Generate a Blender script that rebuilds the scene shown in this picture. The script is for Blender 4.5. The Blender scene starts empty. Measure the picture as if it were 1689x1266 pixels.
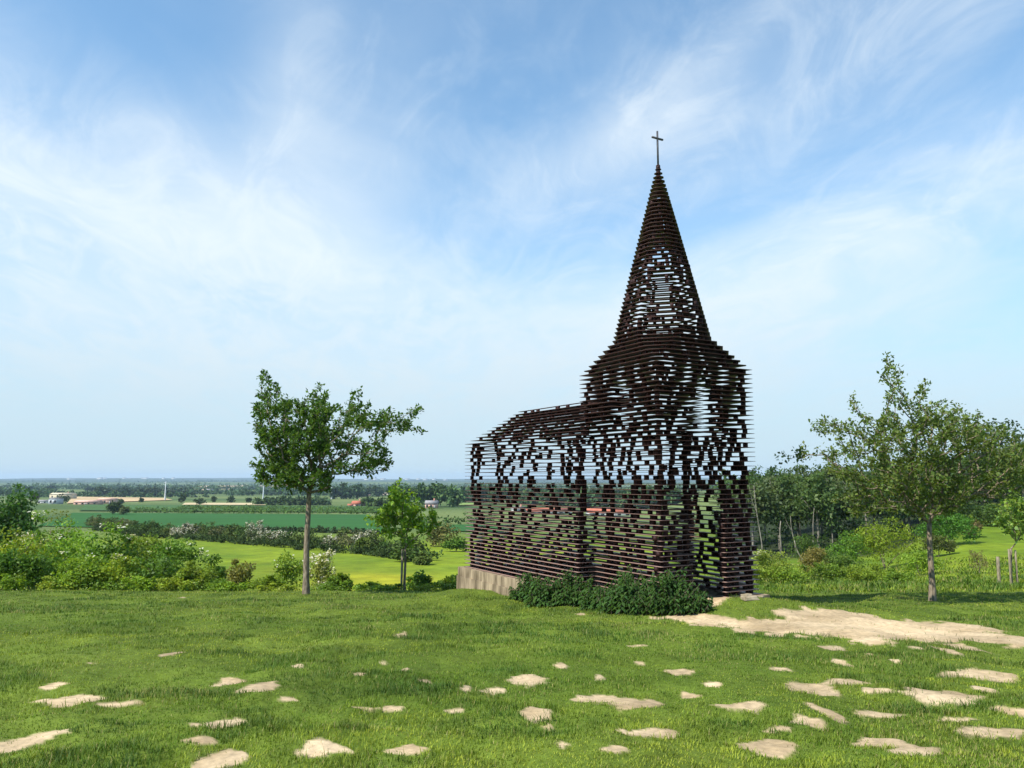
import bpy, math, random
import numpy as np
from mathutils import Vector
rng = np.random.default_rng(7)
random.seed(7)
SC = bpy.context.scene
COL = SC.collection

# ------------------------------------------------------------------ camera
F_PX, W_PX, H_PX = 1268.0, 1689.0, 1266.0
PITCH = math.radians(7.06)
cam = bpy.data.cameras.new('camera')
cam.sensor_fit = 'HORIZONTAL'; cam.sensor_width = 36.0
cam.lens = 36.0 * F_PX / W_PX
cam.clip_start = 0.05; cam.clip_end = 30000
camo = bpy.data.objects.new('camera', cam); COL.objects.link(camo)
camo.location = (0, 0, 0); camo.rotation_euler = (math.radians(90) + PITCH, 0, 0)
SC.camera = camo

# ------------------------------------------------------------------ sun, sky, exposure
SUN_AZ = math.radians(-127.0)     # measured from +Y towards +X: the sun stands to the left, behind the camera
SUN_EL = math.radians(48.0)
to_sun = Vector((math.sin(SUN_AZ) * math.cos(SUN_EL), math.cos(SUN_AZ) * math.cos(SUN_EL), math.sin(SUN_EL)))
sun = bpy.data.lights.new('sun', 'SUN'); sun.energy = 4.2; sun.angle = math.radians(0.53); sun.color = (1.0, 0.95, 0.86)
suno = bpy.data.objects.new('sun', sun); COL.objects.link(suno)
suno.rotation_euler = (-to_sun).to_track_quat('-Z', 'Y').to_euler(); suno.location = (-40, -30, 50)

world = bpy.data.worlds.new('World'); SC.world = world; world.use_nodes = True
wn, wl = world.node_tree.nodes, world.node_tree.links
wn.clear()
def wnode(t, **kw):
    n = wn.new(t)
    for k, v in kw.items(): setattr(n, k, v)
    return n
def wmath(op, a, b=None, c=None, clamp=False):
    n = wn.new('ShaderNodeMath'); n.operation = op; n.use_clamp = clamp
    for i, v in enumerate((a, b, c)):
        if v is None: continue
        if isinstance(v, (int, float)): n.inputs[i].default_value = v
        else: wl.new(v, n.inputs[i])
    return n.outputs[0]
def wmap(v, a, b, c=0.0, d=1.0):
    n = wn.new('ShaderNodeMapRange'); n.interpolation_type = 'SMOOTHSTEP'; n.clamp = True
    wl.new(v, n.inputs[0])
    for i, q in enumerate((a, b, c, d)): n.inputs[1 + i].default_value = q
    return n.outputs[0]
sky = wnode('ShaderNodeTexSky'); sky.sky_type = 'NISHITA'; sky.sun_disc = False
sky.sun_elevation = SUN_EL; sky.sun_rotation = SUN_AZ
sky.altitude = 60; sky.air_density = 1.0; sky.dust_density = 0.35; sky.ozone_density = 1.2
tc = wnode('ShaderNodeTexCoord')
sep = wnode('ShaderNodeSeparateXYZ'); wl.new(tc.outputs['Generated'], sep.inputs[0])
DX, DY, DZ = sep.outputs
zc = wmath('ADD', wmath('MAXIMUM', DZ, 0.0), 0.16)
PX = wmath('DIVIDE', DX, zc); PY = wmath('DIVIDE', DY, zc)      # the plane of the high cloud sheet
CA = math.radians(12)
A_ = wmath('ADD', wmath('MULTIPLY', PX, math.cos(CA)), wmath('MULTIPLY', PY, math.sin(CA)))     # across the streaks
B_ = wmath('SUBTRACT', wmath('MULTIPLY', PY, math.cos(CA)), wmath('MULTIPLY', PX, math.sin(CA)))  # along the streaks
def wnoise(sa, sb, off, detail, rough, dist):
    cb = wnode('ShaderNodeCombineXYZ')
    wl.new(wmath('MULTIPLY_ADD', A_, sa, off), cb.inputs[0]); wl.new(wmath('MULTIPLY_ADD', B_, sb, off * 0.37), cb.inputs[1])
    cb.inputs[2].default_value = off
    n = wnode('ShaderNodeTexNoise'); n.inputs['Scale'].default_value = 1.0
    n.inputs['Detail'].default_value = detail; n.inputs['Roughness'].default_value = rough; n.inputs['Distortion'].default_value = dist
    wl.new(cb.outputs[0], n.inputs['Vector'])
    return n.outputs['Fac']
big = wmap(wnoise(0.75, 0.42, 3.1, 3, 0.5, 0.5), 0.36, 0.66)
mid = wmap(wnoise(1.5, 0.85, 11.3, 7, 0.58, 1.1), 0.36, 0.74)
fine = wmap(wnoise(4.6, 2.4, 5.7, 10, 0.66, 1.6), 0.40, 0.74)
def cloud_bank(px, py, sx, sy, rot, amp):
    """a soft bank of high cloud in a fixed direction of the sky (centre, size and tilt in the photograph's degrees)"""
    cp, sp = math.cos(PITCH), math.sin(PITCH); u, v = px - W_PX / 2, H_PX / 2 - py
    c = Vector((u, F_PX * cp - v * sp, F_PX * sp + v * cp)).normalized()
    right = c.cross(Vector((0, 0, 1))).normalized(); up = right.cross(c)
    ca, sa = math.cos(math.radians(rot)), math.sin(math.radians(rot))
    e1 = right * ca + up * sa; e2 = up * ca - right * sa
    def dot(vec):
        n = wn.new('ShaderNodeVectorMath'); n.operation = 'DOT_PRODUCT'; wl.new(tc.outputs['Generated'], n.inputs[0]); n.inputs[1].default_value = vec
        return n.outputs['Value']
    a = wmath('MULTIPLY', dot(e1), F_PX / sx); b = wmath('MULTIPLY', dot(e2), F_PX / sy)
    q = wmath('ADD', wmath('MULTIPLY', a, a), wmath('MULTIPLY', b, b))
    g = wmath('POWER', 2.71828, wmath('MULTIPLY', q, -0.8))
    return wmath('MULTIPLY', wmath('MULTIPLY', g, wmap(dot(c), 0.0, 0.1)), amp)
BANKS = [(120, 440, 430, 150, -14, 0.80), (480, 520, 300, 110, -8, 0.55), (200, 600, 380, 42, -3, 0.40), (525, 330, 70, 230, 4, 0.34), (470, 180, 50, 160, -12, 0.18), (640, 220, 60, 150, -14, 0.18),
         (800, 570, 280, 80, 6, 0.55), (1380, 420, 460, 60, 17, 0.70), (980, 245, 150, 55, 28, 0.55), (1130, 130, 130, 34, 30, 0.42), (1480, 320, 260, 60, 22, 0.28), (1250, 520, 200, 60, 12, 0.40),
         (1560, 690, 340, 45, 4, 0.45), (620, 640, 420, 50, 2, 0.45), (330, 300, 160, 60, -30, 0.30), (1230, 560, 300, 70, 10, 0.45), (1150, 620, 280, 60, 5, 0.40), (-60, 300, 200, 120, -25, 0.45), (1420, 70, 320, 80, 24, 0.40)]
banks = None
for bk in BANKS:
    c_ = cloud_bank(*bk); banks = c_ if banks is None else wmath('ADD', banks, c_)
tex = wmath('ADD', wmath('MULTIPLY', mid, 0.55), wmath('MULTIPLY', fine, 0.40))
cl = wmath('MULTIPLY', banks, wmath('ADD', wmath('MULTIPLY', tex, 1.6), 0.40))
cl = wmath('ADD', cl, wmath('MULTIPLY', wmath('MULTIPLY', big, tex), 0.24))
cl = wmath('ADD', cl, wmap(DZ, 0.0, 0.5, 0.40, 0.14))
cl = wmath('SUBTRACT', 1.0, wmath('POWER', 2.71828, wmath('MULTIPLY', cl, -1.25)))
tintn = wnode('ShaderNodeMix'); tintn.data_type = 'RGBA'; tintn.blend_type = 'MULTIPLY'; tintn.inputs['Factor'].default_value = 1.0
wl.new(sky.outputs[0], tintn.inputs['A']); tintn.inputs['B'].default_value = (0.46, 1.07, 1.30, 1)
mixc = wnode('ShaderNodeMix'); mixc.data_type = 'RGBA'
wl.new(cl, mixc.inputs['Factor']); wl.new(tintn.outputs['Result'], mixc.inputs['A']); mixc.inputs['B'].default_value = (5.5, 6.05, 6.4, 1)
hazec = wnode('ShaderNodeMix'); hazec.data_type = 'RGBA'        # the pale band of air above the horizon, the same all round
wl.new(wmap(DZ, 0.0, 0.34, 0.95, 0.0), hazec.inputs['Factor']); wl.new(mixc.outputs['Result'], hazec.inputs['A']); hazec.inputs['B'].default_value = (3.65, 4.6, 5.2, 1)
bg = wnode('ShaderNodeBackground'); bg.inputs['Strength'].default_value = 0.104
wl.new(hazec.outputs['Result'], bg.inputs['Color'])
wo = wnode('ShaderNodeOutputWorld'); wl.new(bg.outputs[0], wo.inputs[0])

world.cycles.sampling_method = 'MANUAL'; world.cycles.sample_map_resolution = 256
vs = SC.view_settings
vs.view_transform = 'Standard'; vs.look = 'None'; vs.exposure = 0.7; vs.gamma = 1.0
vs.use_curve_mapping = False
SC.cycles.use_denoising = True
SC.cycles.max_bounces = 6; SC.cycles.diffuse_bounces = 3; SC.cycles.transparent_max_bounces = 6
SC.cycles.volume_bounces = 0

# ------------------------------------------------------------------ helpers
def vnoise(x, y, seed=0):
    xi = np.floor(x).astype(np.int64); yi = np.floor(y).astype(np.int64)
    fx = x - xi; fy = y - yi
    fx = fx * fx * (3 - 2 * fx); fy = fy * fy * (3 - 2 * fy)
    def h(a, b):
        n = (a * 374761393 + b * 668265263 + seed * 982451653) & 0x7fffffff
        n = ((n ^ (n >> 13)) * 1274126177) & 0x7fffffff
        return ((n ^ (n >> 16)) & 0xffff) / 65535.0
    a, b, c, d = h(xi, yi), h(xi + 1, yi), h(xi, yi + 1), h(xi + 1, yi + 1)
    return (a * (1 - fx) + b * fx) * (1 - fy) + (c * (1 - fx) + d * fx) * fy
def fbm(x, y, seed=0, o=4):
    s = 0; a = .5; t = 0
    for i in range(o):
        s = s + a * vnoise(x, y, seed + i); t += a; a *= .5; x = x * 2.03 + 7.1; y = y * 2.03 - 3.7
    return s / t

def make_mesh(name, V, Fs, col=None, smooth=False):
    V = np.asarray(V, np.float32); me = bpy.data.meshes.new(name)
    if isinstance(Fs, np.ndarray): Fs = [Fs]
    Fs = [np.asarray(f, np.int32) for f in Fs if len(f)]
    me.vertices.add(len(V)); me.vertices.foreach_set('co', V.ravel())
    loops = np.concatenate([f.ravel() for f in Fs]); tot = np.concatenate([np.full(len(f), f.shape[1], np.int32) for f in Fs])
    st = np.concatenate([[0], np.cumsum(tot)[:-1]]).astype(np.int32)
    me.loops.add(len(loops)); me.loops.foreach_set('vertex_index', loops)
    me.polygons.add(len(tot)); me.polygons.foreach_set('loop_start', st); me.polygons.foreach_set('loop_total', tot)
    if smooth: me.polygons.foreach_set('use_smooth', np.ones(len(tot), bool))
    me.update(calc_edges=True)
    if col is not None:
        col = np.asarray(col, np.float32)
        if col.shape[1] == 3: col = np.concatenate([col, np.ones((len(col), 1), np.float32)], 1)
        at_ = me.attributes.new('col', 'FLOAT_COLOR', 'POINT'); at_.data.foreach_set('color', col.ravel())
    return me
def link(name, me, mat, parent=None, **props):
    o = bpy.data.objects.new(name, me); COL.objects.link(o)
    if mat is not None and me is not None and len(me.materials) == 0: me.materials.append(mat)
    if parent is not None: o.parent = parent
    for k, v in props.items(): o[k] = v
    return o
def thing(name, loc, label, category, group=None):
    o = bpy.data.objects.new(name, None); COL.objects.link(o); o.location = loc; o.empty_display_size = .2
    o['label'] = label; o['category'] = category
    if group: o['group'] = group
    return o
class MB:
    def __init__(s): s.v = []; s.q = []; s.t = []; s.n = 0
    def add(s, V, Q=None, T=None):
        V = np.asarray(V, float)
        if Q is not None and len(Q): s.q.append(np.asarray(Q) + s.n)
        if T is not None and len(T): s.t.append(np.asarray(T) + s.n)
        s.v.append(V); s.n += len(V)
    BOXQ = np.array([[0, 3, 2, 1], [4, 5, 6, 7], [0, 1, 5, 4], [1, 2, 6, 5], [2, 3, 7, 6], [3, 0, 4, 7]])
    def box(s, c, h, ax=((1, 0, 0), (0, 1, 0), (0, 0, 1))):
        a = np.array(ax, float); c = np.array(c, float)
        P = np.array([[-1, -1, -1], [1, -1, -1], [1, 1, -1], [-1, 1, -1], [-1, -1, 1], [1, -1, 1], [1, 1, 1], [-1, 1, 1]]) * np.array(h)
        s.add(c + P @ a, s.BOXQ)
    def tube(s, pts, rad, n=6, cap=True):
        pts = np.asarray(pts, float); rad = np.asarray(rad, float)
        d = np.gradient(pts, axis=0); d /= np.linalg.norm(d, axis=1)[:, None] + 1e-9
        up = np.array([.31, .95, .05]); a = np.cross(d, up); a /= np.linalg.norm(a, axis=1)[:, None] + 1e-9
        b = np.cross(d, a)
        th = np.arange(n) / n * 2 * np.pi
        V = pts[:, None] + rad[:, None, None] * (np.cos(th)[None, :, None] * a[:, None] + np.sin(th)[None, :, None] * b[:, None])
        m = len(pts); i = np.arange(m - 1)[:, None] * n; j = np.arange(n)[None]; j2 = (j + 1) % n
        Q = np.stack([i + j, i + j2, i + n + j2, i + n + j], -1).reshape(-1, 4)
        V = V.reshape(-1, 3); T = None
        if cap:
            V = np.concatenate([V, pts[-1:]]); jj = np.arange(n)
            T = np.stack([(m - 1) * n + jj, (m - 1) * n + (jj + 1) % n, np.full(n, m * n)], 1)
        s.add(V, Q, T)
    def mesh(s, name, smooth=False, col=None):
        V = np.concatenate(s.v); Fs = []
        if s.q: Fs.append(np.concatenate(s.q))
        if s.t: Fs.append(np.concatenate(s.t))
        return make_mesh(name, V, Fs, col, smooth)

# materials
def new_mat(name):
    m = bpy.data.materials.new(name); m.use_nodes = True
    return m, m.node_tree.nodes, m.node_tree.links, m.node_tree.nodes['Principled BSDF']
def noise_mat(name, c1, c2, scale=4, rough=.8, bump=.3, detail=6, spec=.3, stretch=(1, 1, 1), dist=0.02, lo=.35, hi=.65, coord='Object'):
    m, n, l, p = new_mat(name)
    t = n.new('ShaderNodeTexCoord'); mp = n.new('ShaderNodeMapping'); mp.inputs['Scale'].default_value = stretch
    l.new(t.outputs[coord], mp.inputs[0])
    nz = n.new('ShaderNodeTexNoise'); nz.inputs['Scale'].default_value = scale; nz.inputs['Detail'].default_value = detail
    l.new(mp.outputs[0], nz.inputs['Vector'])
    r = n.new('ShaderNodeValToRGB'); r.color_ramp.elements[0].color = (*c1, 1); r.color_ramp.elements[1].color = (*c2, 1)
    r.color_ramp.elements[0].position = lo; r.color_ramp.elements[1].position = hi
    l.new(nz.outputs['Fac'], r.inputs[0]); l.new(r.outputs[0], p.inputs['Base Color'])
    p.inputs['Roughness'].default_value = rough; p.inputs['Specular IOR Level'].default_value = spec
    if bump:
        b = n.new('ShaderNodeBump'); b.inputs['Strength'].default_value = bump; b.inputs['Distance'].default_value = dist
        l.new(nz.outputs['Fac'], b.inputs['Height']); l.new(b.outputs[0], p.inputs['Normal'])
    return m
def leaf_mat(name, trans=.35, rough=.5, spec=.25, glow=(1.25, 1.2, .6)):
    m, n, l, p = new_mat(name)
    a = n.new('ShaderNodeAttribute'); a.attribute_name = 'col'
    l.new(a.outputs['Color'], p.inputs['Base Color']); p.inputs['Roughness'].default_value = rough; p.inputs['Specular IOR Level'].default_value = spec
    tr = n.new('ShaderNodeBsdfTranslucent'); mu = n.new('ShaderNodeMix'); mu.data_type = 'RGBA'; mu.blend_type = 'MULTIPLY'
    mu.inputs['Factor'].default_value = 1; l.new(a.outputs['Color'], mu.inputs['A']); mu.inputs['B'].default_value = (*glow, 1)
    l.new(mu.outputs['Result'], tr.inputs['Color'])
    mx = n.new('ShaderNodeMixShader'); mx.inputs[0].default_value = trans
    l.new(p.outputs[0], mx.inputs[1]); l.new(tr.outputs[0], mx.inputs[2]); l.new(mx.outputs[0], n['Material Output'].inputs[0])
    return m
M_LEAF = leaf_mat('leaf', trans=.42)
M_FAR = leaf_mat('far_foliage', trans=.15, rough=.8, spec=.1)
M_GRASS = leaf_mat('grass_blade', trans=.30, rough=.55, spec=.2)
M_BARK = noise_mat('bark', (.10, .075, .05), (.30, .24, .17), scale=9, stretch=(3, 3, .7), bump=.6, rough=.9)
M_PALEBARK = noise_mat('pale_bark', (.07, .062, .045), (.27, .245, .195), scale=3, stretch=(2, 2, .5), bump=.4, rough=.85)
M_STAKE = noise_mat('stake_wood', (.13, .105, .07), (.30, .25, .17), scale=8, stretch=(4, 4, .6), bump=.4, rough=.9)
M_CONC = noise_mat('concrete', (.12, .088, .052), (.39, .30, .195), scale=2.6, stretch=(2.6, 2.6, .45), bump=.5, rough=.95, detail=10)
M_STEEL = noise_mat('corten_plate', (.012, .005, .005), (.034, .013, .010), scale=5, bump=.15, rough=.55, spec=.30, detail=8)
def lit_faces(m, c=(.30, .19, .15), edge=(.085, .036, .026)):
    """light on plate tops and edges, painted into the base colour by face direction"""
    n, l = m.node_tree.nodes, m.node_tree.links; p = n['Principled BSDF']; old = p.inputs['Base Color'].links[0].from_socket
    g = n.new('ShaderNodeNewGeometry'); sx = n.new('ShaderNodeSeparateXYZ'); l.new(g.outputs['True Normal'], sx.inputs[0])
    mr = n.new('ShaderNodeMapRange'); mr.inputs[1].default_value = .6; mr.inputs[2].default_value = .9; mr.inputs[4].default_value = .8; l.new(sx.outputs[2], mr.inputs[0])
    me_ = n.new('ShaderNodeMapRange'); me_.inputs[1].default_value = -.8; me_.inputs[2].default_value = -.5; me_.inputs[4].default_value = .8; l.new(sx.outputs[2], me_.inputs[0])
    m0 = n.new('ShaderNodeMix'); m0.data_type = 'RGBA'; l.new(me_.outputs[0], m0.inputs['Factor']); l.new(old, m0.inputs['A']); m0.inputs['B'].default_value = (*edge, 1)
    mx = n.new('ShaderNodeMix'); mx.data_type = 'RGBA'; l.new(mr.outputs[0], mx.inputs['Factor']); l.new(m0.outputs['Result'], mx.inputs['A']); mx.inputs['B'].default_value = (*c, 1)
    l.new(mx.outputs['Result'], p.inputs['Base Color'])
lit_faces(M_STEEL)  # plate tops and edges painted lighter, as if sunlit
M_BLOCK = noise_mat('corten_block', (.018, .006, .006), (.042, .014, .011), scale=9, bump=.15, rough=.65, spec=.25)
M_CROSS = noise_mat('cross_steel', (.05, .05, .06), (.09, .085, .09), scale=12, bump=.1, rough=.5)
M_STONE = noise_mat('field_stone', (.22, .175, .11), (.40, .33, .23), scale=6, bump=.6, rough=.95)

# ------------------------------------------------------------------ rays and terrain
cP, sP = math.cos(PITCH), math.sin(PITCH)
def ray(px, py):
    u = px - W_PX / 2; v = H_PX / 2 - py
    return np.array([u, F_PX * cP - v * sP, F_PX * sP + v * cP])
def at(px, py, D):
    r = ray(px, py); return r * (D / r[1])

BASE = -2.42                      # level of the church's lowest plate
PROF = {   # bearing (x/y) : (distance, height) beyond the lawn
    -1.00: [(26, -3.64), (31, -5.0), (40, -6.4), (50, -7.2), (60, -7.75), (90, -8.8), (120, -9.8), (150, -10.6), (180, -11.6), (260, -13.5), (350, -15.3), (450, -16.6), (700, -19.5), (1000, -22), (1600, -26), (2500, -28), (4000, -27), (6000, -17), (8000, 2), (10600, 14)],
    0.14:  [(26, -3.64), (31, -5.0), (40, -6.4), (50, -7.2), (60, -7.75), (90, -8.8), (120, -9.8), (150, -10.6), (180, -11.6), (260, -13.5), (350, -15.3), (450, -16.6), (700, -19.5), (1000, -22), (1600, -26), (2500, -28), (4000, -27), (6000, -17), (8000, 0), (10600, 8)],
    0.30:  [(26, -3.64), (34, -4.6), (45, -6.0), (60, -7.4), (80, -8.6), (110, -9.6), (150, -10.0), (250, -8.0), (400, -6), (700, -10), (1600, -20), (4000, -25), (8000, 0), (10600, 8)],
    0.44:  [(26, -3.64), (34, -4.6), (45, -5.9), (60, -7.2), (80, -8.4), (110, -9.0), (150, -7.0), (250, 0), (400, 4), (900, 4), (10600, 8)],
    0.60:  [(26, -3.64), (34, -4.55), (45, -5.6), (60, -6.1), (80, -5.9), (100, -5.2), (130, -3.5), (200, 2), (400, 8), (900, 8), (10600, 10)],
    1.00:  [(26, -3.6), (34, -4.2), (45, -4.6), (60, -4.8), (80, -4.2), (100, -3.0), (130, -1.0), (200, 4), (400, 10), (900, 10), (10600, 10)],
}
_qk = sorted(PROF)
def ground(x, y, bumps=True, rough=1.0):
    x = np.asarray(x, float); y = np.asarray(y, float)
    r = np.hypot(x, y); az = np.arctan2(x, y)
    D = r * np.cos(np.clip(az, -.78, .78)); q = np.tan(np.clip(az, -.78, .78))
    lawn = -1.6 - .05 * D - .0011 * D * D
    zs = []
    for k in _qk:
        p = np.array(PROF[k]); zs.append(np.interp(np.log(np.maximum(D, 20)), np.log(p[:, 0]), p[:, 1]))
    zs = np.stack(zs); i = np.clip(np.searchsorted(_qk, q, side='right') - 1, 0, len(_qk) - 2)
    qa = np.array(_qk); f = np.clip((q - qa[i]) / (qa[i + 1] - qa[i]), 0, 1); f = f * f * (3 - 2 * f)
    far = np.take_along_axis(zs, i[None], 0)[0] * (1 - f) + np.take_along_axis(zs, (i + 1)[None], 0)[0] * f
    lawn = lawn + .30 * np.exp(-(((x - 4.7) / 2.3) ** 2 + ((y - 16.0) / 2.0) ** 2))
    lawn = lawn + .24 * np.exp(-(((x + .8) / 1.5) ** 2 + ((y - 20.6) / 1.6) ** 2))
    w = np.clip((D - 24.0) / 4.0, 0, 1); w = w * w * (3 - 2 * w)
    z = lawn * (1 - w) + far * w
    if bumps:
        nb = np.clip((60 - D) / 30, 0, 1)
        z = z + nb * ((fbm(x * 1.3, y * 1.3, 5, 3) - .5) * .15 + (fbm(x * 4.2, y * 4.2, 9, 2) - .5) * .055 * rough)
        fb = np.clip((D - 600) / 3000, 0, 1)
        z = z + fb * (fbm(x / 900, y / 900, 21, 4) - .5) * 26 + np.clip((D - 5000) / 3000, 0, 1) * (fbm(x / 1500, y / 2600, 27, 3) - .45) * 36
    return z
def gz(x, y): return float(ground(np.array([x]), np.array([y]))[0])
_DS = np.exp(np.linspace(math.log(2.5), math.log(10000), 5000))
def hit(px, py):
    r = ray(px, py) / ray(px, py)[1]
    g = ground(r[0] * _DS, _DS, True)
    k = np.argmax(g >= r[2] * _DS)
    if g[k] < r[2] * _DS[k]: k = len(_DS) - 1
    D = _DS[k]
    return np.array([r[0] * D, D, g[k]])

# bare, trodden earth: (centre x, y, half width, half height), as seen from the path
PATCH = [(84, 1132, 14, 4), (118, 1157, 42, 7), (202, 1163, 30, 4.5), (40, 1224, 44, 12), (376, 1128, 11, 4), (429, 1134, 27, 7), (471, 1155, 16, 2.5),
 (323, 1195, 14, 3.5), (368, 1194, 26, 6.5), (328, 1222, 32, 8), (527, 1234, 52, 17), (358, 1258, 48, 13), (285, 1079, 11, 1.6), (491, 1098, 9, 2.2),
 (661, 1050, 10, 2.6), (631, 1092, 9, 2.6), (595, 1111, 15, 1.8), (669, 1105, 7, 2), (698, 1122, 13, 2), (768, 1136, 9, 5.5), (812, 1142, 21, 4.5),
 (872, 1126, 37, 9.5), (882, 1175, 30, 8.5), (752, 1171, 17, 2.6), (648, 1172, 22, 4.6), (600, 1168, 24, 2.2), (1000, 1152, 58, 7), (1050, 1160, 40, 6), (1074, 1209, 38, 10),
 (1030, 1207, 14, 4), (1008, 1237, 24, 6), (679, 1240, 38, 6.5), (907, 1202, 8, 2.6), (925, 1227, 9, 2.6), (1050, 1064, 18, 1.6), (1054, 1095, 8, 2.6), (1107, 1107, 16, 4),
 (958, 1013, 8, 1.2), (991, 1121, 9, 1.8), (925, 1101, 10, 1.6), (1130, 1108, 14, 3.5), (1176, 1128, 17, 4.5), (1137, 1149, 18, 4.5), (1224, 1165, 37, 6.5),
 (1288, 1104, 18, 2.4), (1344, 1140, 48, 10.5), (1396, 1123, 32, 4.6), (1379, 1071, 17, 4.5), (1386, 1090, 13, 5.5), (1433, 1080, 6, 1.6), (1474, 1089, 10, 2),
 (1445, 1140, 25, 4.5), (1540, 1142, 50, 8.5), (1619, 1111, 50, 7.5), (1629, 1140, 17, 5), (1447, 1179, 42, 5.5), (1329, 1192, 40, 8), (1366, 1176, 13, 8.5),
 (1288, 1203, 23, 3.6), (1268, 1236, 48, 10), (1450, 1226, 46, 7), (1510, 1240, 50, 10), (1635, 1209, 48, 9.5), (1571, 1186, 44, 3.6), (1669, 1172, 25, 9),
 (1551, 1070, 12, 3.6), (1592, 1071, 25, 4.6), (1512, 1068, 10, 2), (1225, 1040, 22, 2.5), (1275, 1048, 20, 3), (300, 985, 5, .8), (150, 1093, 6, 1.4)]
PW = []
for (cx, cy, rx, ry) in PATCH:
    c = hit(cx, cy); e = hit(cx + rx, cy); n1 = hit(cx, cy - ry); n2 = hit(cx, cy + ry)
    PW.append((c[0], c[1], abs(e[0] - c[0]), max(.05, .56 * abs(n1[1] - n2[1]))))
PATH_PX = [(1085, 1018), (1150, 1012), (1220, 1019), (1285, 1018), (1292, 1005), (1330, 1003), (1380, 1006), (1440, 1017), (1500, 1024), (1560, 1027), (1625, 1031), (1640, 1044), (1800, 1060), (2150, 1082),
           (2150, 1120), (1800, 1086), (1640, 1064), (1560, 1056), (1480, 1053), (1450, 1061), (1400, 1059), (1370, 1049), (1330, 1052), (1250, 1043), (1200, 1034), (1150, 1029), (1120, 1022)]
PATH_W = np.array([hit(*p)[:2] for p in PATH_PX])
RAMP_W = np.array([hit(*p)[:2] for p in [(1140, 985), (1160, 978), (1205, 986), (1190, 996), (1172, 1003), (1160, 998)]])
def poly_sdf(P, x, y):
    d = np.full(x.shape, 1e9); ins = np.zeros(x.shape, bool); n = len(P)
    for i in range(n):
        a = P[i]; b = P[(i + 1) % n]; e = b - a
        t = np.clip(((x - a[0]) * e[0] + (y - a[1]) * e[1]) / (e @ e), 0, 1)
        d = np.minimum(d, np.hypot(x - a[0] - t * e[0], y - a[1] - t * e[1]))
        c = ((a[1] > y) != (b[1] > y)) & (x < (b[0] - a[0]) * (y - a[1]) / (b[1] - a[1] + 1e-12) + a[0])
        ins ^= c
    return np.where(ins, d, -d)
def bare(x, y):
    """> 0 where the turf is worn away"""
    w1 = (fbm(x * 4, y * 4, 31, 4) - .5) * 1.5; w2 = (fbm(x * 4.6 + 9, y * 3.6, 41, 4) - .5) * 1.5
    v = np.full(x.shape, -1.0)
    for (cx, cy, rx, ry) in PW:
        m = (np.abs(x - cx) < rx * 1.7 + .2) & (np.abs(y - cy) < ry * 1.7 + .3)
        if not m.any(): continue
        xx = (x[m] - cx + w1[m] * rx * .9) / rx; yy = (y[m] - cy + w2[m] * ry * 1.1) / ry
        v[m] = np.maximum(v[m], 1.06 - (np.abs(xx) ** 1.55 + np.abs(yy) ** 1.55) ** (1 / 1.55))
    m = (x > 2) & (x < 24) & (y > 8) & (y < 19)
    if m.any():
        s = poly_sdf(PATH_W, x[m], y[m]) + w1[m] * .5 + w2[m] * .25
        s = np.maximum(s, poly_sdf(RAMP_W, x[m], y[m]) + w1[m] * .15)
        v[m] = np.maximum(v[m], np.clip(s * 2.5, -1, 1))
    return v

azs = np.concatenate([np.linspace(-math.pi, -.80, 26)[:-1], np.linspace(-.80, .80, 400), np.linspace(.80, math.pi, 26)[1:]])
rs = np.concatenate([np.linspace(.02, 2.5, 8)[:-1], np.exp(np.linspace(math.log(2.5), math.log(32), 330))[:-1], np.exp(np.linspace(math.log(32), math.log(10500), 230))])
AZ, RR = np.meshgrid(azs, rs); GX = RR * np.sin(AZ); GY = RR * np.cos(AZ)
GZ = ground(GX, GY)
BV = bare(GX, GY); bm = np.clip(BV * 6 + .5, 0, 1)
flat = np.clip(BV * 4 + 1.0, 0, 1); GZ = np.where(GY < 20, GZ * (1 - flat) + (ground(GX, GY, rough=.25) + .004) * flat, GZ)     # trodden smooth
nr, na = GX.shape
idx = np.arange(nr * na).reshape(nr, na)
GQ = np.stack([idx[:-1, :-1], idx[:-1, 1:], idx[1:, 1:], idx[1:, :-1]], -1).reshape(-1, 4)[:, ::-1]
Dg = RR * np.cos(np.clip(AZ, -.78, .78)); qg = np.tan(np.clip(AZ, -.78, .78))
def lerp3(a, b, t): return np.asarray(a)[None, None] * (1 - t[..., None]) + np.asarray(b)[None, None] * t[..., None]
n1 = fbm(GX * .8, GY * .8, 51, 4); n2 = fbm(GX / 9, GY / 9, 57, 4); n3 = fbm(GX / 160, GY / 160, 61, 3)
lawnc = lerp3((.075, .115, .014), (.12, .165, .022), np.clip(n1 * 2 - .5, 0, 1))
meadow = lerp3((.10, .165, .012), (.205, .265, .016), np.clip(n2 * 2 - .5, 0, 1))
farc = lerp3((.06, .105, .03), (.15, .19, .06), np.clip(n3 * 2.4 - .7, 0, 1))
w1 = np.clip((Dg - 27) / 8, 0, 1); w2 = np.clip((Dg - 120) / 60, 0, 1)
gc = lawnc * (1 - w1[..., None]) + meadow * w1[..., None]
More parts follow.
